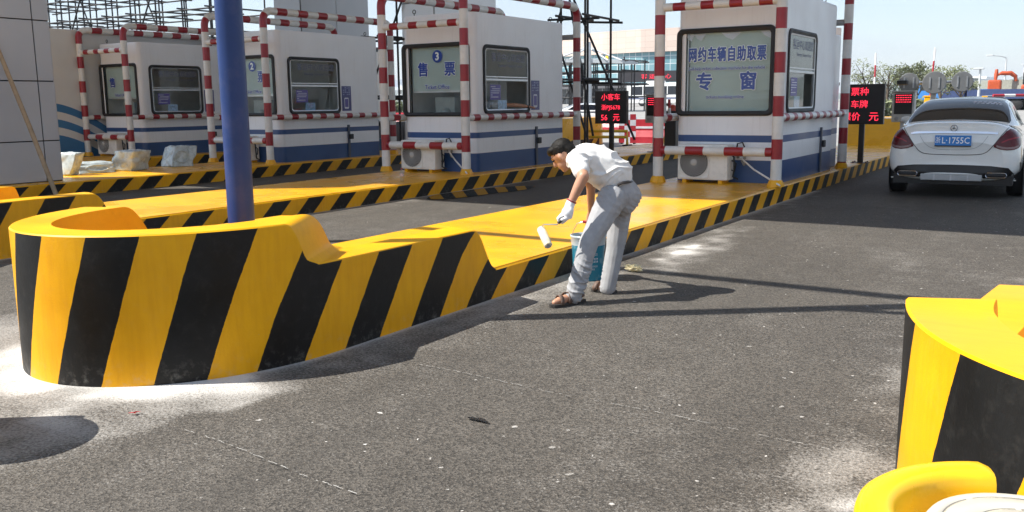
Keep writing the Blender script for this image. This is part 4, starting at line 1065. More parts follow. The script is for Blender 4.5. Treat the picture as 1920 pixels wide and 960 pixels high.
    # ring emblem with three rays
    hy=tree.ray_cast(Vector((0,-3,1.005)),Vector((0,1,0)))[0]; MM=Matrix.Translation(hy+Vector((0,-.012,0)))@Matrix.Rotation(rad(78),4,'X')
    mb=MB(); mb.tube([MM@Vector((.043*math.cos(a),.043*math.sin(a),.004)) for a in [2*math.pi*i/32 for i in range(33)]],.0055,8,caps=False)
    for k in range(3):
        a=rad(90+120*k); mb.add([MM@Vector(p) for p in ((.041*math.cos(a),.041*math.sin(a),.006),(.009*math.cos(a+1.05),.009*math.sin(a+1.05),.004),(0,0,.010),(.009*math.cos(a-1.05),.009*math.sin(a-1.05),.004))],[(0,1,2),(0,2,3)])
    obj('emblem',mb,pmat('emblem_grey',(.30,.31,.32),.2,.9,var=0),t)
    return t
build_car('white saloon car with dark roof and blue plate waiting in the lane',(-1.745,15.0,0),rad(2.0),car_paint('white_pearl_paint',(.80,.82,.80))).scale=(1.045,1.045,1.045)

# ---------------------------------------------------------------- people
def capsule(mb,a,b,r0,r1,seg=14,mi=0,flat=None):
    a=Vector(a);b=Vector(b);d=(b-a); L=d.length; q=d.to_track_quat('Z','Y').to_matrix().to_4x4(); M=Matrix.Translation(a)@q
    if flat: M=M@Matrix.Diagonal((flat[0],flat[1],1,1))
    pr=[(r0*math.sin(t),-r0*math.cos(t)) for t in [math.pi/2*i/5 for i in range(6)]]+[(r0+(r1-r0)*f,L*f) for f in (.33,.66)]+[(r1*math.cos(t),L+r1*math.sin(t)) for t in [math.pi/2*i/5 for i in range(6)]]
    pr[0]=(.0005,pr[0][1]); pr[-1]=(.0005,pr[-1][1])
    mb.lathe(pr,seg,mi,M=M); n=seg
    return mb
def organic(name,build,mat,parent,voxel=.011,smooth=6,folds=0.0,fscale=.06,dirn=None):
    mb=MB(); build(mb); o=obj(name,mb,mat,parent)
    bm=bmesh.new(); bm.from_mesh(o.data); bmesh.ops.remove_doubles(bm,verts=bm.verts,dist=1e-5); bmesh.ops.holes_fill(bm,edges=bm.edges[:]); bm.to_mesh(o.data); bm.free()
    r=o.modifiers.new('r','REMESH'); r.mode='VOXEL'; r.voxel_size=voxel
    s=o.modifiers.new('s','SMOOTH'); s.iterations=smooth; s.factor=.5
    evaluate(o)
    if folds:
        me=o.data; me.update()
        nrm=[v.normal.copy() for v in me.vertices]
        for v,nn in zip(me.vertices,nrm):
            p=v.co
            q=Vector((p.x/fscale*.8,p.y/fscale*.8,p.z/fscale*1.5)) if dirn is None else Vector(dirn(p))
            warp=noise.noise(p*5+Vector((3,1,7)))*1.1
            ridge=max(0,1-2.2*abs(noise.noise(q+Vector((0,0,warp)))))**2
            mask=min(1,max(0,.5+1.6*noise.noise(p*4.3+Vector((9,4,2)))))
            v.co=p+nn*folds*(ridge*mask*1.15-.25+.35*noise.noise(p*7))
    o.data.polygons.foreach_set('use_smooth',[True]*len(o.data.polygons)); o.data.update(); return o
def painter():
    t=thing('person','man in white T-shirt and pale grey trousers bending to paint the kerb with a roller','person',G(1095,560))
    o=t.location
    J=lambda px,py,d: P(px,py,d)-o
    right=(P(1100,400,7)-P(1000,400,7)).normalized(); fwd=(P(1060,400,8)-P(1060,400,7)).normalized(); up=Vector((0,0,1))
    hipN,hipF=J(1146,374,6.93),J(1166,366,7.17); kneeN,kneeF=J(1104,455,6.82),J(1154,460,7.16); ankN,ankF=J(1076,552,6.80),J(1140,540,7.17)
    butt=J(1166,366,7.06); waist=J(1150,338,7.05)
    low=J(1150,329,7.04); mid=J(1123,308,7.03); chest=J(1100,301,7.03); shN,shF=J(1084,303,6.86),J(1083,299,7.20); neck=J(1070,290,7.03); head=J(1055,290,7.03)
    elN,wrN=J(1094,331,6.70),J(1070,381,6.72); elF,wrF=J(1108,348,7.36),J(1108,396,7.58)
    # full body, one continuous skin surface
    face_dir=(-right*.78-up*.72+fwd*.40).normalized()
    side=face_dir.cross(up).normalized(); crown=(up*.85-right*.18-face_dir*.0).normalized(); crown=(crown-face_dir*crown.dot(face_dir)).normalized(); side=face_dir.cross(crown).normalized()
    HM=Matrix((face_dir,side,crown)).transposed()     # head local: x face, y side, z crown
    hp=lambda x,y,z: head+HM@Vector((x,y,z))
    def body(mb):
        capsule(mb,hipN,kneeN,.080,.055); capsule(mb,kneeN,ankN,.052,.034); capsule(mb,hipF,kneeF,.080,.055); capsule(mb,kneeF,ankF,.052,.034)
        capsule(mb,butt,mid,.115,.115); capsule(mb,mid,chest,.115,.105); capsule(mb,shN,shF,.055,.055); capsule(mb,chest,neck,.09,.055); capsule(mb,neck,hp(-.03,0,-.05),.055,.052)
        capsule(mb,shN,elN,.053,.043); capsule(mb,elN,elN.lerp(wrN,.35),.044,.042); capsule(mb,elN.lerp(wrN,.35),wrN,.042,.028); capsule(mb,shF,elF,.05,.04); capsule(mb,elF,wrF,.04,.027)
        mb.ell(hp(-.012,0,.015),(.098,.074,.100),M=HM); mb.ell(hp(.030,0,-.055),(.062,.054,.066),M=HM)      # skull, jaw
        mb.ell(hp(.070,0,-.098),(.022,.024,.018),M=HM)                                      # chin
        capsule(mb,hp(.086,0,.018),hp(.108,0,-.026),.010,.015)                                # nose
        mb.ell(hp(.078,.0,.030),(.018,.048,.012),M=HM)                                       # brow
        for s in (-1,1): mb.ell(hp(-.002,s*.080,-.016),(.019,.012,.031),M=HM)
        mb.ell(hp(.085,0,-.062),(.014,.026,.010),M=HM)
        # feet
        for ank,heel,toe in ((ankN,G(1088,567)-o,G(1036,577)-o),(ankF,G(1150,550)-o,G(1113,546)-o)):
            capsule(mb,ank,heel+up*.055+(toe-heel)*.12,.034,.036); capsule(mb,heel+up*.055+(toe-heel)*.10,heel.lerp(toe,.72)+up*.045,.036,.034); capsule(mb,heel.lerp(toe,.68)+up*.042,heel.lerp(toe,.93)+up*.036,.040,.022)
    organic('body',body,SKIN,t,.009,5)
    CLOTH=pmat('white_cotton',(.70,.70,.68),.85,var=.06,scale=9,bmp=.25,bscale=70); TR=pmat('grey_trouser_cloth',(.31,.315,.325),.85,var=.10,scale=14,bmp=.4,bscale=90,dirt=((.45,.45,.44),.30))
    def shirt(mb):
        capsule(mb,low,mid,.150,.152,flat=None); capsule(mb,mid,chest,.152,.140); capsule(mb,chest,neck.lerp(chest,.45),.135,.095); capsule(mb,shN,shF,.082,.085)
        capsule(mb,shN.lerp(chest,.5),mid,.11,.13)
        capsule(mb,mid-up*.05,low-up*.03,.125,.140); mb.ell(J(1120,330,6.98),(.10,.10,.075))
        capsule(mb,shN,shN.lerp(elN,.62),.080,.070); capsule(mb,shF,shF.lerp(elF,.5),.08,.07)
    sh=organic('shirt',shirt,CLOTH,t,.007,3,.016,.075,dirn=lambda p:((p.x*.8+p.z*.6)*4,p.y*5,(p.x*.6-p.z*.8)*13))
    def trs(mb):
        capsule(mb,waist,butt,.125,.130); capsule(mb,hipN,hipF,.112,.112); capsule(mb,butt+right*.03,butt-up*.05+right*.02,.118,.108)
        capsule(mb,hipN,kneeN,.114,.078); capsule(mb,kneeN,ankN-up*.0,.077,.066); capsule(mb,hipF,kneeF,.110,.076); capsule(mb,kneeF,ankF,.075,.066)
    tr=organic('trousers',trs,TR,t,.006,2,.014,.07,dirn=lambda p:(p.x*7,p.y*7,p.z*26+p.x*15))
    mb=MB(); a=J(1118,352,6.92); 
    bl=[J(1158,347,6.90),J(1168,342.5,6.905),J(1178,341,6.945),J(1186,342,7.03)]
    mb=MB(); mb.tube(bl,.011,8); obj('belt',mb,pmat('belt_leather',(.05,.04,.035),.5),t)
    def hair(mb):
        mb.ell(hp(-.022,0,.036),(.097,.079,.084),M=HM); mb.ell(hp(-.072,0,-.008),(.050,.066,.070),M=HM); mb.ell(hp(.035,0,.075),(.055,.066,.036),M=HM)
    ho=organic('hair',hair,HAIR,t,.008,3,.006,.02)
    mb=MB()
    for s in (-1,1): mb.ell(hp(.080,s*.032,.008),(.011,.014,.007),M=HM); 
    obj('eye',mb,pmat('eye_dark',(.03,.02,.018),.3),t)
    mb=MB()
    for s in (-1,1): mb.tube([hp(.083,s*.016,.034),hp(.088,s*.034,.038),hp(.072,s*.056,.032)],.005,6)
    obj('eyebrow',mb,HAIR,t)
    mb=MB(); mb.tube([hp(.094,-.022,-.064),hp(.100,0,-.062),hp(.094,.022,-.064)],.0045,6); obj('mouth',mb,pmat('lips',(.30,.11,.09),.5),t)
    # gloved hand with curled fingers round the roller grip
    grip0=J(1050,415,6.70); grip1=J(1068,398,6.72); gd=(grip1-grip0).normalized()
    palm=J(1064,396,6.715); 
    def glove(mb):
        capsule(mb,wrN.lerp(elN,.02),wrN.lerp(palm,.45),.036,.036); capsule(mb,wrN.lerp(palm,.4),palm+gd*.01,.038,.046,flat=(1,.8)); mb.ell(palm-up*.012,(.046,.040,.048))
        for i in range(4):
            b=grip1.lerp(grip0,-.02+.20*i)+fwd*.012-right*.010+up*.012
            k=b-right*.034-up*.018; k2=b-right*.026-up*.046; tip=b+right*.002-up*.052+fwd*.01
            rr=(.0145,.0150,.0145,.0125)[i]
            capsule(mb,b,k,rr+.002,rr); capsule(mb,k,k2,rr,rr*.95); capsule(mb,k2,tip,rr*.95,rr*.85)
        capsule(mb,palm+right*.030-up*.005,palm+right*.022-up*.045-fwd*.01,.017,.015); capsule(mb,palm+right*.022-up*.045-fwd*.01,grip0+right*.016+up*.012-fwd*.01,.015,.013)
    organic('glove',glove,pmat('white_knit',(.80,.80,.79),.9,var=.05,bmp=.5,bscale=150),t,.0055,3)
    mb=MB(); cu=wrN.lerp(elN,.05); ax=(elN-wrN).normalized(); mb.tube([cu,cu+ax*.012],.039,14); obj('glove_cuff',mb,pmat('cuff_red',(.28,.05,.05),.8),t)
    # far hand closing on the bucket bail
    hb=J(1107,413,7.66)
    def hand(mb):
        capsule(mb,wrF,hb+up*.02,.026,.036); mb.ell(hb,(.034,.03,.036))
        for i in range(4):
            b=hb+right*(-.03+.02*i)-up*.02; capsule(mb,b,b-up*.022+fwd*.012,.009,.0085); capsule(mb,b-up*.022+fwd*.012,b-up*.026-fwd*.014,.0085,.008)
        capsule(mb,hb-right*.03,hb-right*.034-up*.04,.011,.009)
    organic('hand',hand,SKIN,t,.005,2)
    # sandals
    LE=pmat('sandal_leather',(.12,.075,.055),.6,var=.15); SO=pmat('sandal_sole',(.03,.027,.025),.8)
    for heel,toe in ((G(1094,566)-o,G(1032,578)-o),(G(1154,551)-o,G(1110,546)-o)):
        ax=(toe-heel); L=ax.length; ax.normalize(); sd=ax.cross(up).normalized()
        prof=[(0,.030),(.04,.036),(.3,.036),(.6,.046),(.8,.048),(.95,.034),(1.0,.010)]
        mb=MB(); l=[heel+ax*L*f+sd*w_ for f,w_ in prof]; r_=[heel+ax*L*f-sd*w_ for f,w_ in prof][::-1]
        pl=l+r_; n=len(pl); vs=[p+up*.0 for p in pl]+[p+up*.026 for p in pl]
        mb.add(vs,[(i,(i+1)%n,n+(i+1)%n,n+i) for i in range(n)]+[tuple(range(n))[::-1],tuple(range(n,2*n))]); s=obj('sandal',mb,SO,t)
        mb=MB()
        for f0,f1,h,wd in ((.66,.78,.085,.052),(.36,.52,.105,.045),(.60,.38,.10,.046)):
            pts=[]
            for i in range(9):
                a=math.pi*i/8; f=f0+(f1-f0)*i/8
                pts.append(heel+ax*L*f+sd*(math.cos(a)*wd)+up*(.022+math.sin(a)*(h-.022)))
            vs=[];hw=.017
            for p in pts: vs+=[p-ax*hw,p+ax*hw]
            mb.add(vs,[(2*i,2*i+2,2*i+3,2*i+1) for i in range(8)],0,smooth=True)
        pts=[heel+ax*L*.36+sd*.045+up*.05,heel+ax*L*.10+sd*.044+up*.065,heel-ax*.006+up*.068,heel+ax*L*.10-sd*.044+up*.065,heel+ax*L*.36-sd*.045+up*.05]
        vs=[]
        for p in pts: vs+=[p-up*.010,p+up*.012]
        mb.add(vs,[(2*i,2*i+2,2*i+3,2*i+1) for i in range(4)],0,smooth=True)
        st=obj('strap',mb,LE,s); md=st.modifiers.new('s','SOLIDIFY'); md.thickness=.004; evaluate(st)
    return o,grip0,grip1
o_,g0,g1=painter()
# roller
t=thing('paint_roller','cream paint roller on a bent wire handle in the gloved hand','paint roller',o_)
mb=MB(); e=(g0-g1).normalized(); mb.tube([g1,g1.lerp(g0,.5),g0+e*.02],[.014,.016,.012],10); obj('grip',mb,pmat('grip_black',(.02,.02,.02),.5),t)
J=lambda px,py,d: P(px,py,d)-o_
r0,r1=J(1014,429,6.80),J(1028.5,461,6.66)
mb=MB(); mb.tube([g0+e*.02,J(1045,421,6.70),J(1020,421,6.74),J(1015,425,6.78),r0,r1],.0045,8); obj('wire',mb,CHROME_:=pmat('roller_wire',(.6,.6,.6),.25,.9),t)
def roll(mb):
    mb.tube([r0,r0.lerp(r1,.03),r0.lerp(r1,.5),r0.lerp(r1,.97),r1],[.026,.031,.032,.031,.026],22)
mb=MB(); roll(mb); obj('sleeve',mb,pmat('roller_pile',(.74,.68,.50),.95,var=.12,scale=30,bmp=1.0,bscale=220,dirt=((.80,.44,.02),.55)),t)
ax=(r1-r0).normalized(); mb=MB(); mb.tube([r1,r1+ax*.004],.016,16); obj('end_cap',mb,GREYP,t)
# bucket
bx=G(1111,523)
t=thing('paint_bucket','teal paint bucket with raised wire handle behind the painter legs','bucket',(-3.555,6.795,0))
BR=.128; BT=.150; BHt=.385
TEAL=pmat('bucket_teal',(.010,.20,.29),.28,var=.12,scale=6); 
mb=MB(); mb.lathe([(0,.004),(BR,.004),(BR+.002,.012),(BT-.012,.25),(BT-.008,.262),(BT-.006,.30),(BT,.365),(BT+.006,.372),(BT+.006,.385),(BT-.004,.387),(BT-.008,.36),(BR,.05),(0,.05)],40)
def bucket_mat():
    m,nt,p=base_mat('bucket_tin'); tc=N(nt,'ShaderNodeTexCoord'); sp=N(nt,'ShaderNodeSeparateXYZ'); nt.links.new(tc.outputs['Object'],sp.inputs[0])
    n=noise_(nt,9,4); edge=math_(nt,'ADD',sp.outputs[2],math_(nt,'MULTIPLY',math_(nt,'SUBTRACT',n,.5),.03))
    c=mix(nt,math_(nt,'GREATER_THAN',edge,.305),(.010,.17,.26),(.36,.43,.47)); c=mix(nt,math_(nt,'MULTIPLY',ramp(nt,n,.58,.66),.35),c,(.30,.45,.50))
    nt.links.new(c,p.inputs['Base Color']); p.inputs['Roughness'].default_value=.26; return m
obj('pail',mb,bucket_mat(),t)
mb=MB(); mb.lathe([(BT-.03,.27),(0,.27)],32); obj('paint_fill',mb,YELLOW,t)
mb=MB(); va=math.atan2(-6.78,3.585); r_=random.Random(4)
for row,(z,h,n,a0,sp_) in enumerate(((.225,.016,7,-.30,.085),(.165,.036,8,-.36,.088),(.125,.012,10,-.34,.065),(.100,.012,6,-.22,.065))):
    for i in range(n):
        a=va+.22+a0+sp_*i*1.15; w_=sp_*.62
        for (du,dz,fw,fh) in ((0,0,1,.25),(0,.75,1,.25),(0 if r_.random()<.5 else .7,0,.3,1)):
            a1=a+w_*du; a2=a1+w_*fw; rz=BR+(BT-.012-BR)*(z-.012)/.238+.0018
            mb.add([(rz*math.cos(q),rz*math.sin(q),zz) for zz in (z+h*dz,z+h*(dz+fh)) for q in (a1,a2)],[(0,1,3,2)])
obj('print',mb,PAPERW,t)
hd=P(1106,416,7.66)-t.location; s_=Vector((hd.y,-hd.x,0)).normalized(); 
eL=Vector((-.83,-.5,0)).normalized()*BT; eR=-eL
mb=MB(); mb.tube([eL+Vector((0,0,.33)),eL*.85+Vector((0,0,.42)),hd+Vector((-.10,-.04,-.015)),hd+Vector((-.045,-.02,0))],.0035,7); mb.tube([hd+Vector((.045,.02,0)),hd+Vector((.12,.05,-.03)),eR*.9+Vector((0,0,.42)),eR+Vector((0,0,.33))],.0035,7); obj('bail',mb,CHROME_,t)
mb=MB(); mb.tube([hd+Vector((-.055,-.024,0)),hd+Vector((.055,.024,0))],.012,10); obj('bail_grip',mb,RED,t)
# crumpled wrapper
bm=bmesh.new(); bmesh.ops.create_icosphere(bm,subdivisions=3,radius=.05)
for v in bm.verts: v.co=Vector((v.co.x*1.6,v.co.y*.8,max(0,v.co.z*.6+.02)))*(1+.7*noise.noise(v.co*60))
mb=MB(); mb.bm(bm); tag(obj('crumpled_wrapper',mb,pmat('wrapper_paper',(.66,.58,.36),.6,var=.3,scale=40),None,G(1188,510)+Vector((0,0,.012))),'small crumpled pale yellow wrapper lying on the asphalt behind the painter','litter')
# ticket clerk
def clerk():
    x,y=B[3]; t=thing('person','ticket clerk inside booth 3 reaching a bare arm out of the window','person',(x-.55,y+1.15,.92)); o=t.location
    L=lambda a,b,c: Vector((x+a,y+b,c))-o
    sh=L(-.42,1.20,1.45); el=L(.0,1.36,1.45); wr=L(.13,1.66,1.415); hd=L(-.62,1.0,1.80)
    fd=Vector((.9,-.3,-.15)).normalized(); 
    def body(mb):
        capsule(mb,L(-.6,1.1,1.0),L(-.6,1.1,1.45),.15,.15); capsule(mb,L(-.6,1.1,1.5),hd,.06,.055); mb.ell(hd,(.085,.075,.115)); mb.ell(hd+fd*.085-Vector((0,0,.01)),(.018,.016,.02)); mb.ell(hd+fd*.03-Vector((0,0,.07)),(.055,.05,.05))
        capsule(mb,sh,el,.052,.042); capsule(mb,el,wr,.042,.028); capsule(mb,wr,wr+Vector((.03,.08,-.012)),.030,.036,flat=(1,.6))
        h0=wr+Vector((.03,.09,-.014)); a=Vector((.25,.95,-.15)).normalized(); s=Vector((.9,-.25,.1)).normalized()
        for i,(l) in enumerate((.055,.066,.062,.05)):
            b=h0+s*(-.028+.019*i); capsule(mb,b,b+a*l*.6,.0095,.009); capsule(mb,b+a*l*.6,b+a*l*1.15-Vector((0,0,.012)),.009,.0075)
        capsule(mb,wr+s*.03+a*.02,wr+s*.055+a*.075,.012,.009)
        capsule(mb,L(-.66,1.28,1.42),L(-.42,1.36,1.26),.05,.04); capsule(mb,L(-.42,1.36,1.26),L(-.25,1.12,1.25),.04,.03); mb.ell(L(-.22,1.08,1.25),(.05,.04,.03))
        for s_ in (-1,1): mb.ell(hd+fd.cross(Vector((0,0,1)))*s_*.074,(.02,.012,.03))
    organic('body',body,SKIN,t,.009,4)
    def sh_(mb):
        capsule(mb,L(-.6,1.1,1.0),L(-.6,1.1,1.42),.17,.165); capsule(mb,L(-.66,1.28,1.42),L(-.46,1.12,1.46),.085,.085); capsule(mb,sh,sh.lerp(el,.5),.075,.066)
    organic('shirt',sh_,pmat('pale_shirt',(.58,.62,.70),.8),t,.012,5,.006)
    def hr(mb): mb.ell(hd+Vector((0,0,.03))-fd*.02,(.095,.088,.115)); mb.ell(hd-fd*.05-Vector((0,0,.04)),(.06,.08,.09))
    organic('hair',hr,HAIR,t,.009,3)
    mb=MB()
    for s_ in (-1,1): mb.ell(hd+fd*.072+fd.cross(Vector((0,0,1)))*s_*.03+Vector((0,0,.012)),(.012,.012,.007))
    obj('eye',mb,pmat('eye_dark',(.03,.02,.018),.3),t)
    mb=MB(); c=wr-Vector((.01,.03,0)); mb.tube([c-Vector((.004,.014,0)),c+Vector((.004,.014,0))],.033,14); obj('wristband',mb,RUBBER,t)
clerk()

# ---------------------------------------------------------------- background
def gz(p): return rise(math.hypot(p[0],p[1]))
def at(px,d):            # ground point on the column px at forward distance d
    p=P(px,190,d); return Vector((p.x,p.y,float(gz(p))))
# terminal building
def terminal():
    d=150; pts=[]
    for px,dd in ((900,185),(980,176),(1060,168),(1130,161),(1200,156),(1270,153),(1340,152),(1420,152),(1500,154),(1570,158)):
        q=P(px,190,dd); pts.append(Vector((q.x,q.y)))
    fine=[]
    for i in range(len(pts)-1):
        for k in range(4): fine.append(pts[i].lerp(pts[i+1],k/4))
    fine.append(pts[-1]); n=len(fine)
    t=thing('terminal_building','long curved terminal with a pink stone band over blue glass','building',(fine[0].x,fine[0].y,0.9)); o=Vector((fine[0].x,fine[0].y,0.0))
    arc_=[0]
    for i in range(1,n): arc_.append(arc_[-1]+(fine[i]-fine[i-1]).length)
    back=(P(1230,190,170)-P(1230,190,150)).normalized()*22
    def band(name,z0,z1,mat,out=0.0,top=True):
        mb=MB(); nn=-(back.normalized())*out
        vs=[];uv=[]
        for i,p in enumerate(fine): 
            for z in (z0,z1): vs.append((p.x-o.x+nn.x,p.y-o.y+nn.y,z)); uv.append((arc_[i],z))
        for i,p in enumerate(fine): 
            for z in (z0,z1): vs.append((p.x-o.x+back.x,p.y-o.y+back.y,z)); uv.append((arc_[i],z))
        N2=2*n
        mb.add(vs,[(2*i,2*i+2,2*i+3,2*i+1) for i in range(n-1)],0,uv)
        mb.add(vs,[(2*i+1,2*i+3,N2+2*i+3,N2+2*i+1) for i in range(n-1)]+[(2*i,N2+2*i,N2+2*i+2,2*i+2) for i in range(n-1)]+[(0,1,N2+1,N2),(N2-2,2*N2-2,2*N2-1,N2-1)],0,uv)
        return obj(name,mb,mat,t)
    def grid_mat(name,c1,c2,cj,w_,h_,j,rough,refl=0):
        m,nt,p=base_mat(name); uv=N(nt,'ShaderNodeUVMap'); sp=N(nt,'ShaderNodeSeparateXYZ'); nt.links.new(uv.outputs[0],sp.inputs[0])
        fu=math_(nt,'DIVIDE',sp.outputs[0],w_); fv=math_(nt,'DIVIDE',sp.outputs[1],h_)
        jo=math_(nt,'MAXIMUM',math_(nt,'LESS_THAN',math_(nt,'FRACT',fu),j/w_),math_(nt,'LESS_THAN',math_(nt,'FRACT',fv),j/h_))
        wn=N(nt,'ShaderNodeTexWhiteNoise'); cb=N(nt,'ShaderNodeCombineXYZ'); nt.links.new(math_(nt,'FLOOR',fu),cb.inputs[0]); nt.links.new(math_(nt,'FLOOR',fv),cb.inputs[1]); nt.links.new(cb.outputs[0],wn.inputs['Vector'])
        c=mix(nt,jo,mix(nt,wn.outputs['Value'],c1,c2),cj); nt.links.new(c,p.inputs['Base Color']); p.inputs['Roughness'].default_value=rough; return m
    band('stone_band',8.8,12.6,grid_mat('pink_stone',(.60,.48,.41),(.66,.53,.46),(.50,.40,.34),1.9,.95,.06,.7),.6)
    band('curtain_wall',3.3,8.8,grid_mat('blue_glass_grid',(.10,.24,.29),(.24,.40,.44),(.62,.68,.70),1.25,1.35,.10,.12),0)
    band('ground_floor',-1,3.0,grid_mat('dark_shopfront',(.03,.04,.05),(.08,.09,.10),(.25,.26,.27),3.0,3.2,.16,.25),-.8)
    band('entrance_canopy',2.9,3.4,pmat('canopy_grey',(.10,.10,.11),.5),1.6)
    a=P(1192,190,151); b=P(1268,190,149.5); dr=(b-a).normalized(); nrm=Vector((dr.y,-dr.x,0))
    M=Matrix((( dr.x,0,nrm.x,0),(dr.y,0,nrm.y,0),(0,1,0,0),(0,0,0,1)))
    c=(a+b)/2-Vector((o.x,o.y,0)); mb=MB(); mb.box((-6.2,-.9,-.2),(6.2,.9,.2),M=Matrix.Translation((c.x,c.y,4.6))@M); so=obj('sign_board',mb,pmat('sign_board_dark',(.04,.035,.04),.5),t)
    text('客 运 中 心',.85,LEDRED,so,Matrix.Translation((c.x+nrm.x*.22,c.y+nrm.y*.22,4.55))@M,ext=.01,sx=1.2)
terminal()
# mast canopy, its scaffold and a worker
STEELW=pmat('white_steel',(.55,.57,.58),.45)
q=at(1102,92); t=thing('mast_canopy','white cable-stayed canopy on a single mast beside the terminal','canopy',q); o=q
R_=lambda px,py,d: P(px,py,d)-o
mb=MB(); mb.tube([(0,0,0),(0,0,4),(0,0,R_(1102,80,92).z)],[.42,.40,.30],14); obj('mast',mb,STEELW,t)
mb=MB()
for a,b in (((1010,122,100),(1060,112,92)),((1060,112,92),(1168,114,90))):
    pa,pb=R_(*a),R_(*b); nb=Vector((0,3.5,0)); vs=[pa,pb,pb+nb,pa+nb]; vs=[v+Vector((0,0,dz)) for dz in (-.25,.12) for v in vs]
    mb.add(vs,[(0,1,2,3),(4,5,6,7),(0,1,5,4),(2,3,7,6),(1,2,6,5),(3,0,4,7)])
obj('roof_slab',mb,pmat('canopy_white',(.42,.45,.47),.4),t)
for e in ((1040,112,92),(1068,112,91),(1140,113,90),(1166,113,90)):
    mb=MB(); mb.tube([R_(1102,88,92),R_(*e)],.09,6); obj('stay_rod',mb,STEELW,t)
a=at(1120,96); xs=[a.x-9+1.5*i for i in range(10)]
scaffold('scaffold','far grey scaffold thicket under the mast canopy by the terminal',xs,[a.y-3,a.y-.5,a.y+2],[1.4,2.7,4.0,5.0],5.4,.075,braces=[((xs[i],a.y-3,.2),(xs[i+1],a.y-3,2.6)) for i in range(0,9,2)],group='tube scaffolds',z0=a.z,over=.5)
def small_person(label,loc,cloth,rz=0):
    t=thing('person',label,'person',loc,rz)
    def bd(mb):
        for s in (-1,1): capsule(mb,(s*.10,0,.85),(s*.12,.05,.45),.085,.06,8); capsule(mb,(s*.12,.05,.45),(s*.12,0,.06),.06,.04,8); capsule(mb,(s*.20,0,1.38),(s*.27,.12,1.10),.055,.045,8); capsule(mb,(s*.27,.12,1.10),(s*.16,.32,1.05),.045,.035,8); capsule(mb,(s*.12,0,.05),(s*.12,.14,.03),.045,.035,8)
        capsule(mb,(0,0,.88),(0,0,1.35),.14,.15,10); capsule(mb,(0,0,1.4),(0,.02,1.56),.06,.06,8); mb.ell((0,.03,1.63),(.085,.10,.12))
    organic('body',bd,SKIN,t,.03,2)
    def cl(mb): capsule(mb,(0,0,.9),(0,0,1.36),.17,.18,10); [capsule(mb,(s*.20,0,1.38),(s*.26,.1,1.15),.08,.07,8) for s in (-1,1)]
    organic('jacket',cl,cloth,t,.03,2)
    def lg(mb): [(capsule(mb,(s*.10,0,.9),(s*.12,.05,.45),.11,.09,8),capsule(mb,(s*.12,.05,.45),(s*.12,0,.1),.09,.08,8)) for s in (-1,1)]
    organic('trousers',lg,pmat('navy_cloth',(.04,.045,.07),.8),t,.03,2)
    mb=MB(); mb.ell((0,.03,1.68),(.12,.14,.09)); obj('helmet',mb,ORANGE,t)
p=P(1138,133,93); small_person('worker in a yellow jacket up on the far scaffold',p,pmat('yellow_jacket',(.75,.48,.02),.7),2.5)
# buses
def bus(label,loc,rz,L=11.5,grp='white city buses'):
    t=thing('bus',label,'bus',loc,rz,grp); W=1.25
    mb=MB(); mb.box((0,-W,.35),(L,W,3.0),bev=.12); mb.box((L*.35,-W+.3,3.0),(L*.62,W-.3,3.28),bev=.1); obj('body',mb,pmat('bus_white',(.72,.73,.72),.3,var=.04),t)
    DG=pmat('bus_glass',(.018,.022,.03),.1)
    for s in (-1,1):
        for i in range(6):
            mb=MB(); mb.box((.7+i*1.72,s*(W+.004),1.45),(.7+i*1.72+1.6,s*(W-.03),2.55)); obj('window',mb,DG,t)
        mb=MB(); mb.box((.2,s*(W+.006),.9),(L-.2,s*(W-.02),1.12)); obj('stripe',mb,pmat('bus_stripe',(.10,.12,.20),.4),t)
    for x in (-.004,L+.004):
        mb=MB(); mb.box((x-.02,-W+.15,1.35),(x+.02,W-.15,2.75)); obj('end_window',mb,DG,t)
    for s in (-1,1):
        for x in (2.2,L-2.6):
            MM=Matrix.Translation((x,s*(W-.12),.48))@Matrix.Rotation(rad(90*s),4,'X'); mb=MB(); mb.lathe([(.30,-.12),(.46,-.12),(.48,-.08),(.48,.12),(.44,.145),(.28,.145)],20,0,M=MM); wo=obj('wheel',mb,TYRE,t)
            mb=MB(); mb.lathe([(.28,.14),(.20,.10),(.0,.12)],16,0,M=MM); obj('rim',mb,GALV,wo)
    return t
a=at(1182,122); b=at(1282,118); ang=math.atan2(b.y-a.y,b.x-a.x); bus('white city bus with dark windows parked before the terminal',(a.x,a.y,a.z),ang,(b-a).length)
a=at(1812,120); b=at(1868,128); bus('pale bus behind the blue trucks on the right',(a.x,a.y,a.z),math.atan2(b.y-a.y,b.x-a.x),(b-a).length)
# cars beyond the toll lanes
build_car('white parked saloon seen behind the red LED sign',(-24.6,42.4,0),rad(-62),car_paint('white_car_paint',(.66,.66,.64)),full=False,group='parked cars beyond the toll lanes')
def small_car(label,px,d,rz,paint): q=at(px,d); build_car(label,q,rz,paint,full=False,group='parked cars beyond the toll lanes')
small_car('dark parked car just above the white car roof, left of another',1846,58,rad(28),car_paint('navy_car_paint',(.02,.025,.04)))
small_car('dark grey parked car right of the navy one, by the blue truck',1878,62,rad(24),car_paint('grey_car_paint',(.05,.055,.065)))
small_car('white parked car far left between booths 2 and 3',790,95,rad(-70),car_paint('white_car_paint',(.66,.66,.64)))
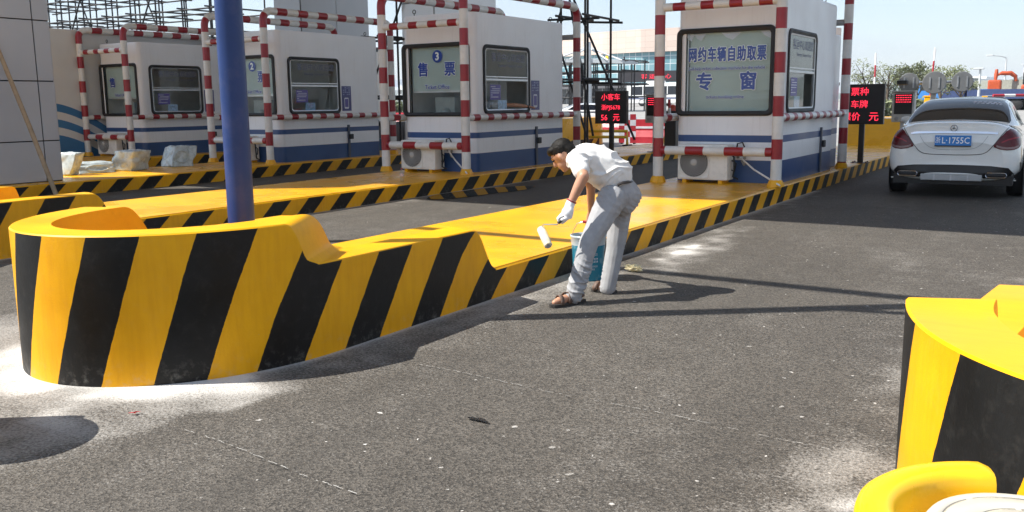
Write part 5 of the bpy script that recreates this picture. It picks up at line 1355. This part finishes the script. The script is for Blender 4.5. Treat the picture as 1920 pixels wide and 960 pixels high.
# trucks and excavator
def truck(label,px,d,rz,col,L=7.0,high=False):
    q=at(px,d); t=thing('truck',label,'truck',q,rz,'parked trucks'); pm=pmat('truck_paint_%02d'%int(sum(col)*100),col,.4)
    mb=MB(); mb.box((L-2.0,-1.15,.7),(L,1.15,2.75),bev=.12); cb=obj('cab',mb,pm,t); mb=MB(); mb.box((L-.3,-1.0,1.75),(L+.01,1.0,2.5)); mb2=mb; obj('windscreen',mb,DGL,cb)
    for s in (-1,1):
        mb=MB(); mb.box((L-1.5,s*1.155,1.7),(L-.5,s*1.13,2.45)); obj('side_window',mb,DGL,cb)
    mb=MB(); z1=2.6 if high else 1.75
    mb.box((0,-1.2,.95),(L-2.2,1.2,1.05)); mb.box((0,-1.2,1.05),(L-2.2,-1.14,z1)); mb.box((0,1.14,1.05),(L-2.2,1.2,z1)); mb.box((0,-1.14,1.05),(.06,1.14,z1)); mb.box((L-2.26,-1.14,1.05),(L-2.2,1.14,z1+.3))
    for i in range(7): mb.box((.1+i*(L-2.5)/6,-1.24,1.05),(.2+i*(L-2.5)/6,-1.2,z1))
    obj('cargo_bed',mb,pm,t)
    mb=MB(); mb.box((.1,-.4,.6),(L-.3,.4,.95)); obj('chassis',mb,DKMETAL,t)
    for x in (.9,2.0,L-1.0):
        for s in (-1,1): mb=MB(); mb.lathe([(0,-.14),(.46,-.14),(.5,-.1),(.5,.1),(.46,.14),(.2,.14),(0,.1)],18,0,M=Matrix.Translation((x,s*.95,.5))@Matrix.Rotation(rad(90),4,'X')); obj('wheel',mb,TYRE,t)
    return t
DGL=pmat('dark_vehicle_glass',(.02,.025,.03),.08)
truck('bright blue truck below the orange excavator arm',1862,84,rad(160),(.03,.16,.42))
truck('dark blue open truck at the right edge beyond the car roof',1935,76,rad(168),(.03,.05,.13))
truck('pale grey tarpaulin truck behind the dark blue truck',1945,92,rad(165),(.30,.32,.28),8.5,True)
q=at(1880,92); t=thing('excavator','orange excavator with folded arm raised behind the trucks','excavator',q,0); o=q; R_=lambda px,py,d=92: P(px,py,d)-o
mb=MB(); mb.box((-1.4+3,-1.3,1.0),(1.6+3,1.3,2.1),bev=.2); obj('house',mb,ORANGE,t)
mb=MB(); mb.box((1.7,-1.25,2.1),(3.0,-.2,3.3),bev=.1); obj('cab',mb,DGL,t)
for s in (-1,1): mb=MB(); mb.box((1.2,s*1.5-.3,.0),(5.0,s*1.5+.3,.85),bev=.3); obj('track',mb,TYRE,t)
def beam(name,pts,r):
    mb=MB(); pts=[Vector(p) for p in pts]; mb.tube(pts,r,4); obj(name,mb,ORANGE,t)
beam('boom',[R_(1905,152),R_(1904,143),R_(1895,137),R_(1876,138),R_(1870,141)],[.15,.20,.24,.18,.12]); beam('arm',[R_(1869,130),R_(1868,140),R_(1866,152)],[.14,.20,.12])
beam('cylinder',[R_(1878,135),R_(1900,136)],[.09,.09])
mb=MB(); mb.box(R_(1863,160)-Vector((.5,.6,.6)),R_(1868,150)+Vector((.5,.6,0)),bev=.15); obj('bucket',mb,ORANGE,t)
# street lamps
def street_lamp(label,px,d,top,arm=1):
    q=at(px,d); h=P(px,top,d).z-q.z; t=thing('street_lamp',label,'street lamp',q,0,'white street lamps')
    mb=MB(); mb.tube([(0,0,0),(0,0,h*.5),(0,0,h*.93)]+([(-.05,0,h*.97),(-.5,-.3,h),(-1.3,-.8,h+.1)] if arm else [(0,0,h)]),[.12,.10,.08]+([.07,.06,.05] if arm else [.08]),8); obj('pole',mb,STEELW,t)
    mb=MB(); mb.box((-1.9,-1.2,h+.02),(-1.2,-.7,h+.16),bev=.05) if arm else mb.box((-.5,-.25,h-.02),(.25,.25,h+.1),bev=.04); obj('lamp_head',mb,STEELW,t)
street_lamp('tall white street lamp with a curved arm behind the excavator',1881,100,106)
street_lamp('short white lamp post left of the blue truck',1834,70,130,0)
street_lamp('distant white lamp post at the far right edge',1915,150,122,0)
street_lamp('white lamp post between booths 2 and 3',753,120,178,0)
# trees
BARK=pmat('bark',(.10,.075,.055),.9,var=.2); 
def leafmat(name,c):
    m,nt,p=base_mat(name); g=N(nt,'ShaderNodeNewGeometry'); n=noise_(nt,.9,3); 
    c1=mix(nt,ramp(nt,n,.3,.7),tuple(x*.6 for x in c),tuple(x*1.35 for x in c)); nt.links.new(c1,p.inputs['Base Color']); p.inputs['Roughness'].default_value=.6
    p.inputs['Subsurface Weight'].default_value=0; return m
LEAF=leafmat('leaf_olive',(.13,.15,.07)); LEAFD=leafmat('leaf_dark',(.030,.055,.022))
def leaves(mb,c,r,n,s,rnd):
    for _ in range(n):
        while True:
            p=Vector((rnd.uniform(-1,1),rnd.uniform(-1,1),rnd.uniform(-1,1)))
            if p.length<1: break
        p=Vector(c)+Vector((p.x*r[0],p.y*r[1],p.z*r[2])); a=Vector((rnd.gauss(0,1),rnd.gauss(0,1),rnd.gauss(0,1))).normalized(); b=a.orthogonal().normalized(); k=s*rnd.uniform(.6,1.4)
        mb.add([p-a*k,p+b*k*.45,p+a*k,p-b*k*.45],[(0,1,2,3)])
def tree(label,loc,h,seed,dense=.6,mat=LEAF,grp='young street trees beyond the toll lanes'):
    rnd=random.Random(seed); t=thing('tree',label,'tree',loc,rnd.uniform(0,6),grp)
    mb=MB(); mb.tube([(0,0,0),(.03*h*rnd.uniform(-1,1),0,h*.3),(.05*h*rnd.uniform(-1,1),0,h*.55)],[.028*h,.022*h,.014*h],7); top=mb.v[-1]
    ends=[]
    for i in range(9):
        z=h*rnd.uniform(.28,.55); a=rnd.uniform(0,6.28); l=h*rnd.uniform(.22,.42); up_=rnd.uniform(.5,1.1)
        e=Vector((math.cos(a)*l*.75,math.sin(a)*l*.75,z+l*up_)); e.z=min(e.z,h*.95); mid=Vector((math.cos(a)*l*.3,math.sin(a)*l*.3,z+l*up_*.55)); mb.tube([(0,0,z),mid,e],[.012*h,.008*h,.003*h],5); ends.append(e); ends.append(mid.lerp(e,.6))
        for k in range(2):
            e2=mid.lerp(e,.5)+Vector((rnd.uniform(-.16,.16)*h,rnd.uniform(-.16,.16)*h,rnd.uniform(.02,.16)*h)); mb.tube([mid,e2],[.006*h,.002*h],4); ends.append(e2)
    obj('trunk',mb,BARK,t)
    mb=MB()
    for e in ends: leaves(mb,e,(.12*h,.12*h,.075*h),int(34*dense*rnd.uniform(.3,1.6)),.022*h,rnd)
    obj('crown',mb,mat,t); return t
TL=['sparse tree just right of the lettered booth','thin sparse tree behind the black LED sign','open tree left of the raised barrier arm','tallest open tree behind the round sign backs','sparse tree right of the raised barrier arm','denser round tree over the right sign back','low tree behind the left sign back']
for i,(px,top,d,de) in enumerate(((1624,110,62,.5),(1664,112,66,.35),(1700,116,64,.6),(1718,102,70,.75),(1762,110,66,.8),(1800,116,64,1.5),(1690,126,80,.8))):
    q=at(px,d); tree(TL[i],q,P(px,top,d).z-q.z,i+3,de)
TL2=['dark dense tree above the far platform roof between booths 2 and 3','dark rounded tree between booths 1 and 2 beyond the scaffold']
q=at(697,140); tree(TL2[0],q,P(697,146,140).z-q.z,21,5,LEAFD,'dark far trees')
def hedge(label,px0,px1,d,h,n,mat,seed):
    a=at(px0,d); b=at(px1,d); rnd=random.Random(seed); t=thing('hedge',label,'hedge',a); mb=MB()
    for i in range(n):
        p=a.lerp(b,rnd.random())-a; leaves(mb,p+Vector((0,rnd.uniform(-.5,.5),h*rnd.uniform(.15,.85))),(.6,.5,h*.28),14,.16,rnd)
    obj('foliage',mb,mat,t)
    mb=MB()
    for i in range(12): p=a.lerp(b,(i+.5)/12)-a; mb.tube([p,p+Vector((.1,0,h*.7))],.04,5)
    obj('stem',mb,BARK,t); return t
hedge('clipped green hedge beyond the white car and sign backs',1612,1760,58,1.35,150,LEAF,1)
hedge('low green hedge beyond the lane between booths 2 and 3',670,800,85,1.6,130,LEAF,2)
hedge('dark far hedge under the trees on the right',1600,1840,110,2.6,200,LEAFD,3)
# platform canopy on the far left
q=at(690,125); t=thing('platform_canopy','long low white roof on posts between booths 2 and 3','canopy',q); o=q
a=P(640,172,125)-o; b=P(830,166,118)-o; mb=MB(); n=14
for i in range(n):
    p0=a.lerp(b,i/n); p1=a.lerp(b,(i+.93)/n); m_=p0.lerp(p1,.5)+Vector((0,0,.7)); bk=Vector((-2,9,1.0))
    vs=[p0,m_,p1,p0+bk,m_+bk,p1+bk]; mb.add(vs,[(0,1,4,3),(1,2,5,4),(0,2,1),(3,4,5),(0,3,5,2)])
obj('roof',mb,pmat('roof_white',(.72,.74,.76),.4),t)
for i in range(8): p=a.lerp(b,(i+.5)/8)+Vector((-.5,4,0)); mb=MB(); mb.tube([(p.x,p.y,0),p+Vector((0,0,.3))],.18,8); obj('post',mb,STEELW,t)
# equipment boxes, barriers
def box_cab(label,px,d,w_,h,col,grp='grey cabinets beyond the booths'):
    q=at(px,d); t=thing('equipment_cabinet',label,'cabinet',q,rad(8),grp); pm=pmat('cabinet_%02d'%int(col[2]*100),col,.5)
    mb=MB(); mb.box((-w_/2,-.3,.08),(w_/2,.3,h),bev=.02); obj('case',mb,pm,t); mb=MB(); mb.box((-w_/2-.03,-.34,h),(w_/2+.03,.34,h+.05),bev=.01); obj('lid',mb,pm,t)
    mb=MB(); mb.box((-.01,-.306,.15),(.01,-.3,h-.06)); obj('door_seam',mb,DKMETAL,t); mb=MB(); mb.box((-w_/2,-.3,0),(w_/2,.3,.08)); obj('plinth',mb,CONC,t)
box_cab('grey cabinet between booths 2 and 3 at the scaffold foot',764,27.5,.75,.92,(.30,.31,.33))
box_cab('dark grey cabinet beside the rear post of frame 2',704,26.5,.6,.95,(.16,.17,.18))
box_cab('blue cabinet half hidden behind booth number 2',700,25,.5,.5,(.03,.12,.25))
def water_barrier(label,px,d,L,rz,checker=False):
    q=at(px,d); t=thing('road_barrier',label,'road barrier',q,rz,'red plastic road barriers'); pr=[(-.28,0),(-.26,.22),(-.12,.45),(-.09,.85),(.09,.85),(.12,.45),(.26,.22),(.28,0)]
    mb=MB(); vs=[(0,p[0],p[1]) for p in pr]+[(L,p[0],p[1]) for p in pr]; n=len(pr); fs=[(i,(i+1)%n,n+(i+1)%n,n+i) for i in range(n)]+[tuple(range(n)),tuple(range(n,2*n))[::-1]]; mb.add(vs,fs); obj('shell',mb,RED,t)
    mb=MB(); mb.box((.1,-.13,.52),(L-.1,-.105,.60)); obj('band',mb,PAPERW,t)
    return t
water_barrier('red plastic road barrier right of the red LED sign post',1182,33,1.7,rad(10))
water_barrier('red plastic road barrier farther off behind the LED sign',1120,46,1.8,rad(0))
water_barrier('red plastic road barrier far off between booths 2 and 3',735,60,2.0,rad(0))
q=at(1161,32); t=thing('checker_board','red and white chequered board leaning beside the red barrier','warning board',q,rad(15)); mb=MB(); mb2=MB()
for i in range(3):
    for j in range(5): mb.box((i*.2,-.02,.05+j*.2),(i*.2+.2,.02,.25+j*.2),mi=(i+j)%2)
obj('board',mb,[RED,PAPERW],t); mb=MB(); mb.box((0.05,.02,0),(.1,.3,.06)); mb.box((.5,.02,0),(.55,.3,.06)); obj('foot',mb,DKMETAL,t)
q=at(1130,31); t=thing('parking_barrier','low yellow steel frame lying behind the LED sign','barrier',q,rad(5)); mb=MB(); mb.tube([(-.9,0,.05),(-.9,0,.5),(.9,0,.5),(.9,0,.05)],.05,8); mb.tube([(-.9,0,.3),(.9,0,.3)],.05,8); obj('frame',mb,pmat('yellow_steel',(.75,.45,.02),.4),t); mb=MB(); mb.box((-1.0,-.2,0),(-.8,.2,.05)); mb.box((.8,-.2,0),(1.0,.2,.05)); obj('foot',mb,DKMETAL,t)
for px,d,l in ((1739,30,'yellow bollard box between the round sign backs and the car roof'),(1846,40,'small yellow box seen just over the white car roof')):
    q=at(px,d); q.z=0; t=thing('yellow_box',l,'lane marker box',q,0,'yellow lane marker boxes'); mb=MB(); mb.box((-.09,-.09,.0),(.09,.09,P(px,182,d).z),bev=.02); obj('case',mb,YELLOW,t); mb=MB(); mb.box((-.11,-.11,P(px,182,d).z),(.11,.11,P(px,182,d).z+.05),bev=.01); obj('lid',mb,YELLOW,t)
# hills
def hills(name,a0,a1,dist,hmax,seed,mat):
    n=220; vs=[]; m_=10
    for i in range(n+1):
        a=a0+(a1-a0)*i/n; e=math.sin(math.pi*i/n)**.5
        h=hmax*e*(.45+.55*noise.fractal((i*.028+seed,seed*.3,0),.8,2.1,5)+.25)
        for k in range(m_+1):
            f=k/m_; r_=dist*(1+.45*f); hh=h*math.sin(math.pi*min(f*1.05,1))**.8*(1+.25*noise.noise((i*.12,f*5,seed)))
            vs.append((r_*math.sin(a),r_*math.cos(a),max(-5,hh) if 0<k<m_ else -5))
    mb=MB(); mb.add(vs,[(i*(m_+1)+k,(i+1)*(m_+1)+k,(i+1)*(m_+1)+k+1,i*(m_+1)+k+1) for i in range(n) for k in range(m_)],0,smooth=True); struct(obj(name,mb,mat))
HILL=leafmat('hill_green',(.07,.09,.05))
hills('hills',rad(-14),rad(30),2600,105,3.1,HILL); hills('hills',rad(-62),rad(-8),3400,70,8.4,HILL); hills('hills',rad(-6),rad(22),1700,40,5.7,HILL)

# ---------------------------------------------------------------- humid air
hz_mat=bpy.data.materials.new('haze'); hz_mat.use_nodes=True; _n=hz_mat.node_tree; _n.nodes.clear()
_o=N(_n,'ShaderNodeOutputMaterial'); _v=N(_n,'ShaderNodeVolumePrincipled'); _v.inputs['Color'].default_value=(.86,.92,1.0,1); _v.inputs['Density'].default_value=2.2e-4; _v.inputs['Anisotropy'].default_value=.1
_n.links.new(_v.outputs[0],_o.inputs['Volume'])
mb=MB(); mb.box((-6200,-6200,-7),(6200,6200,150)); _h=obj('haze',mb,hz_mat); struct(_h,'stuff')
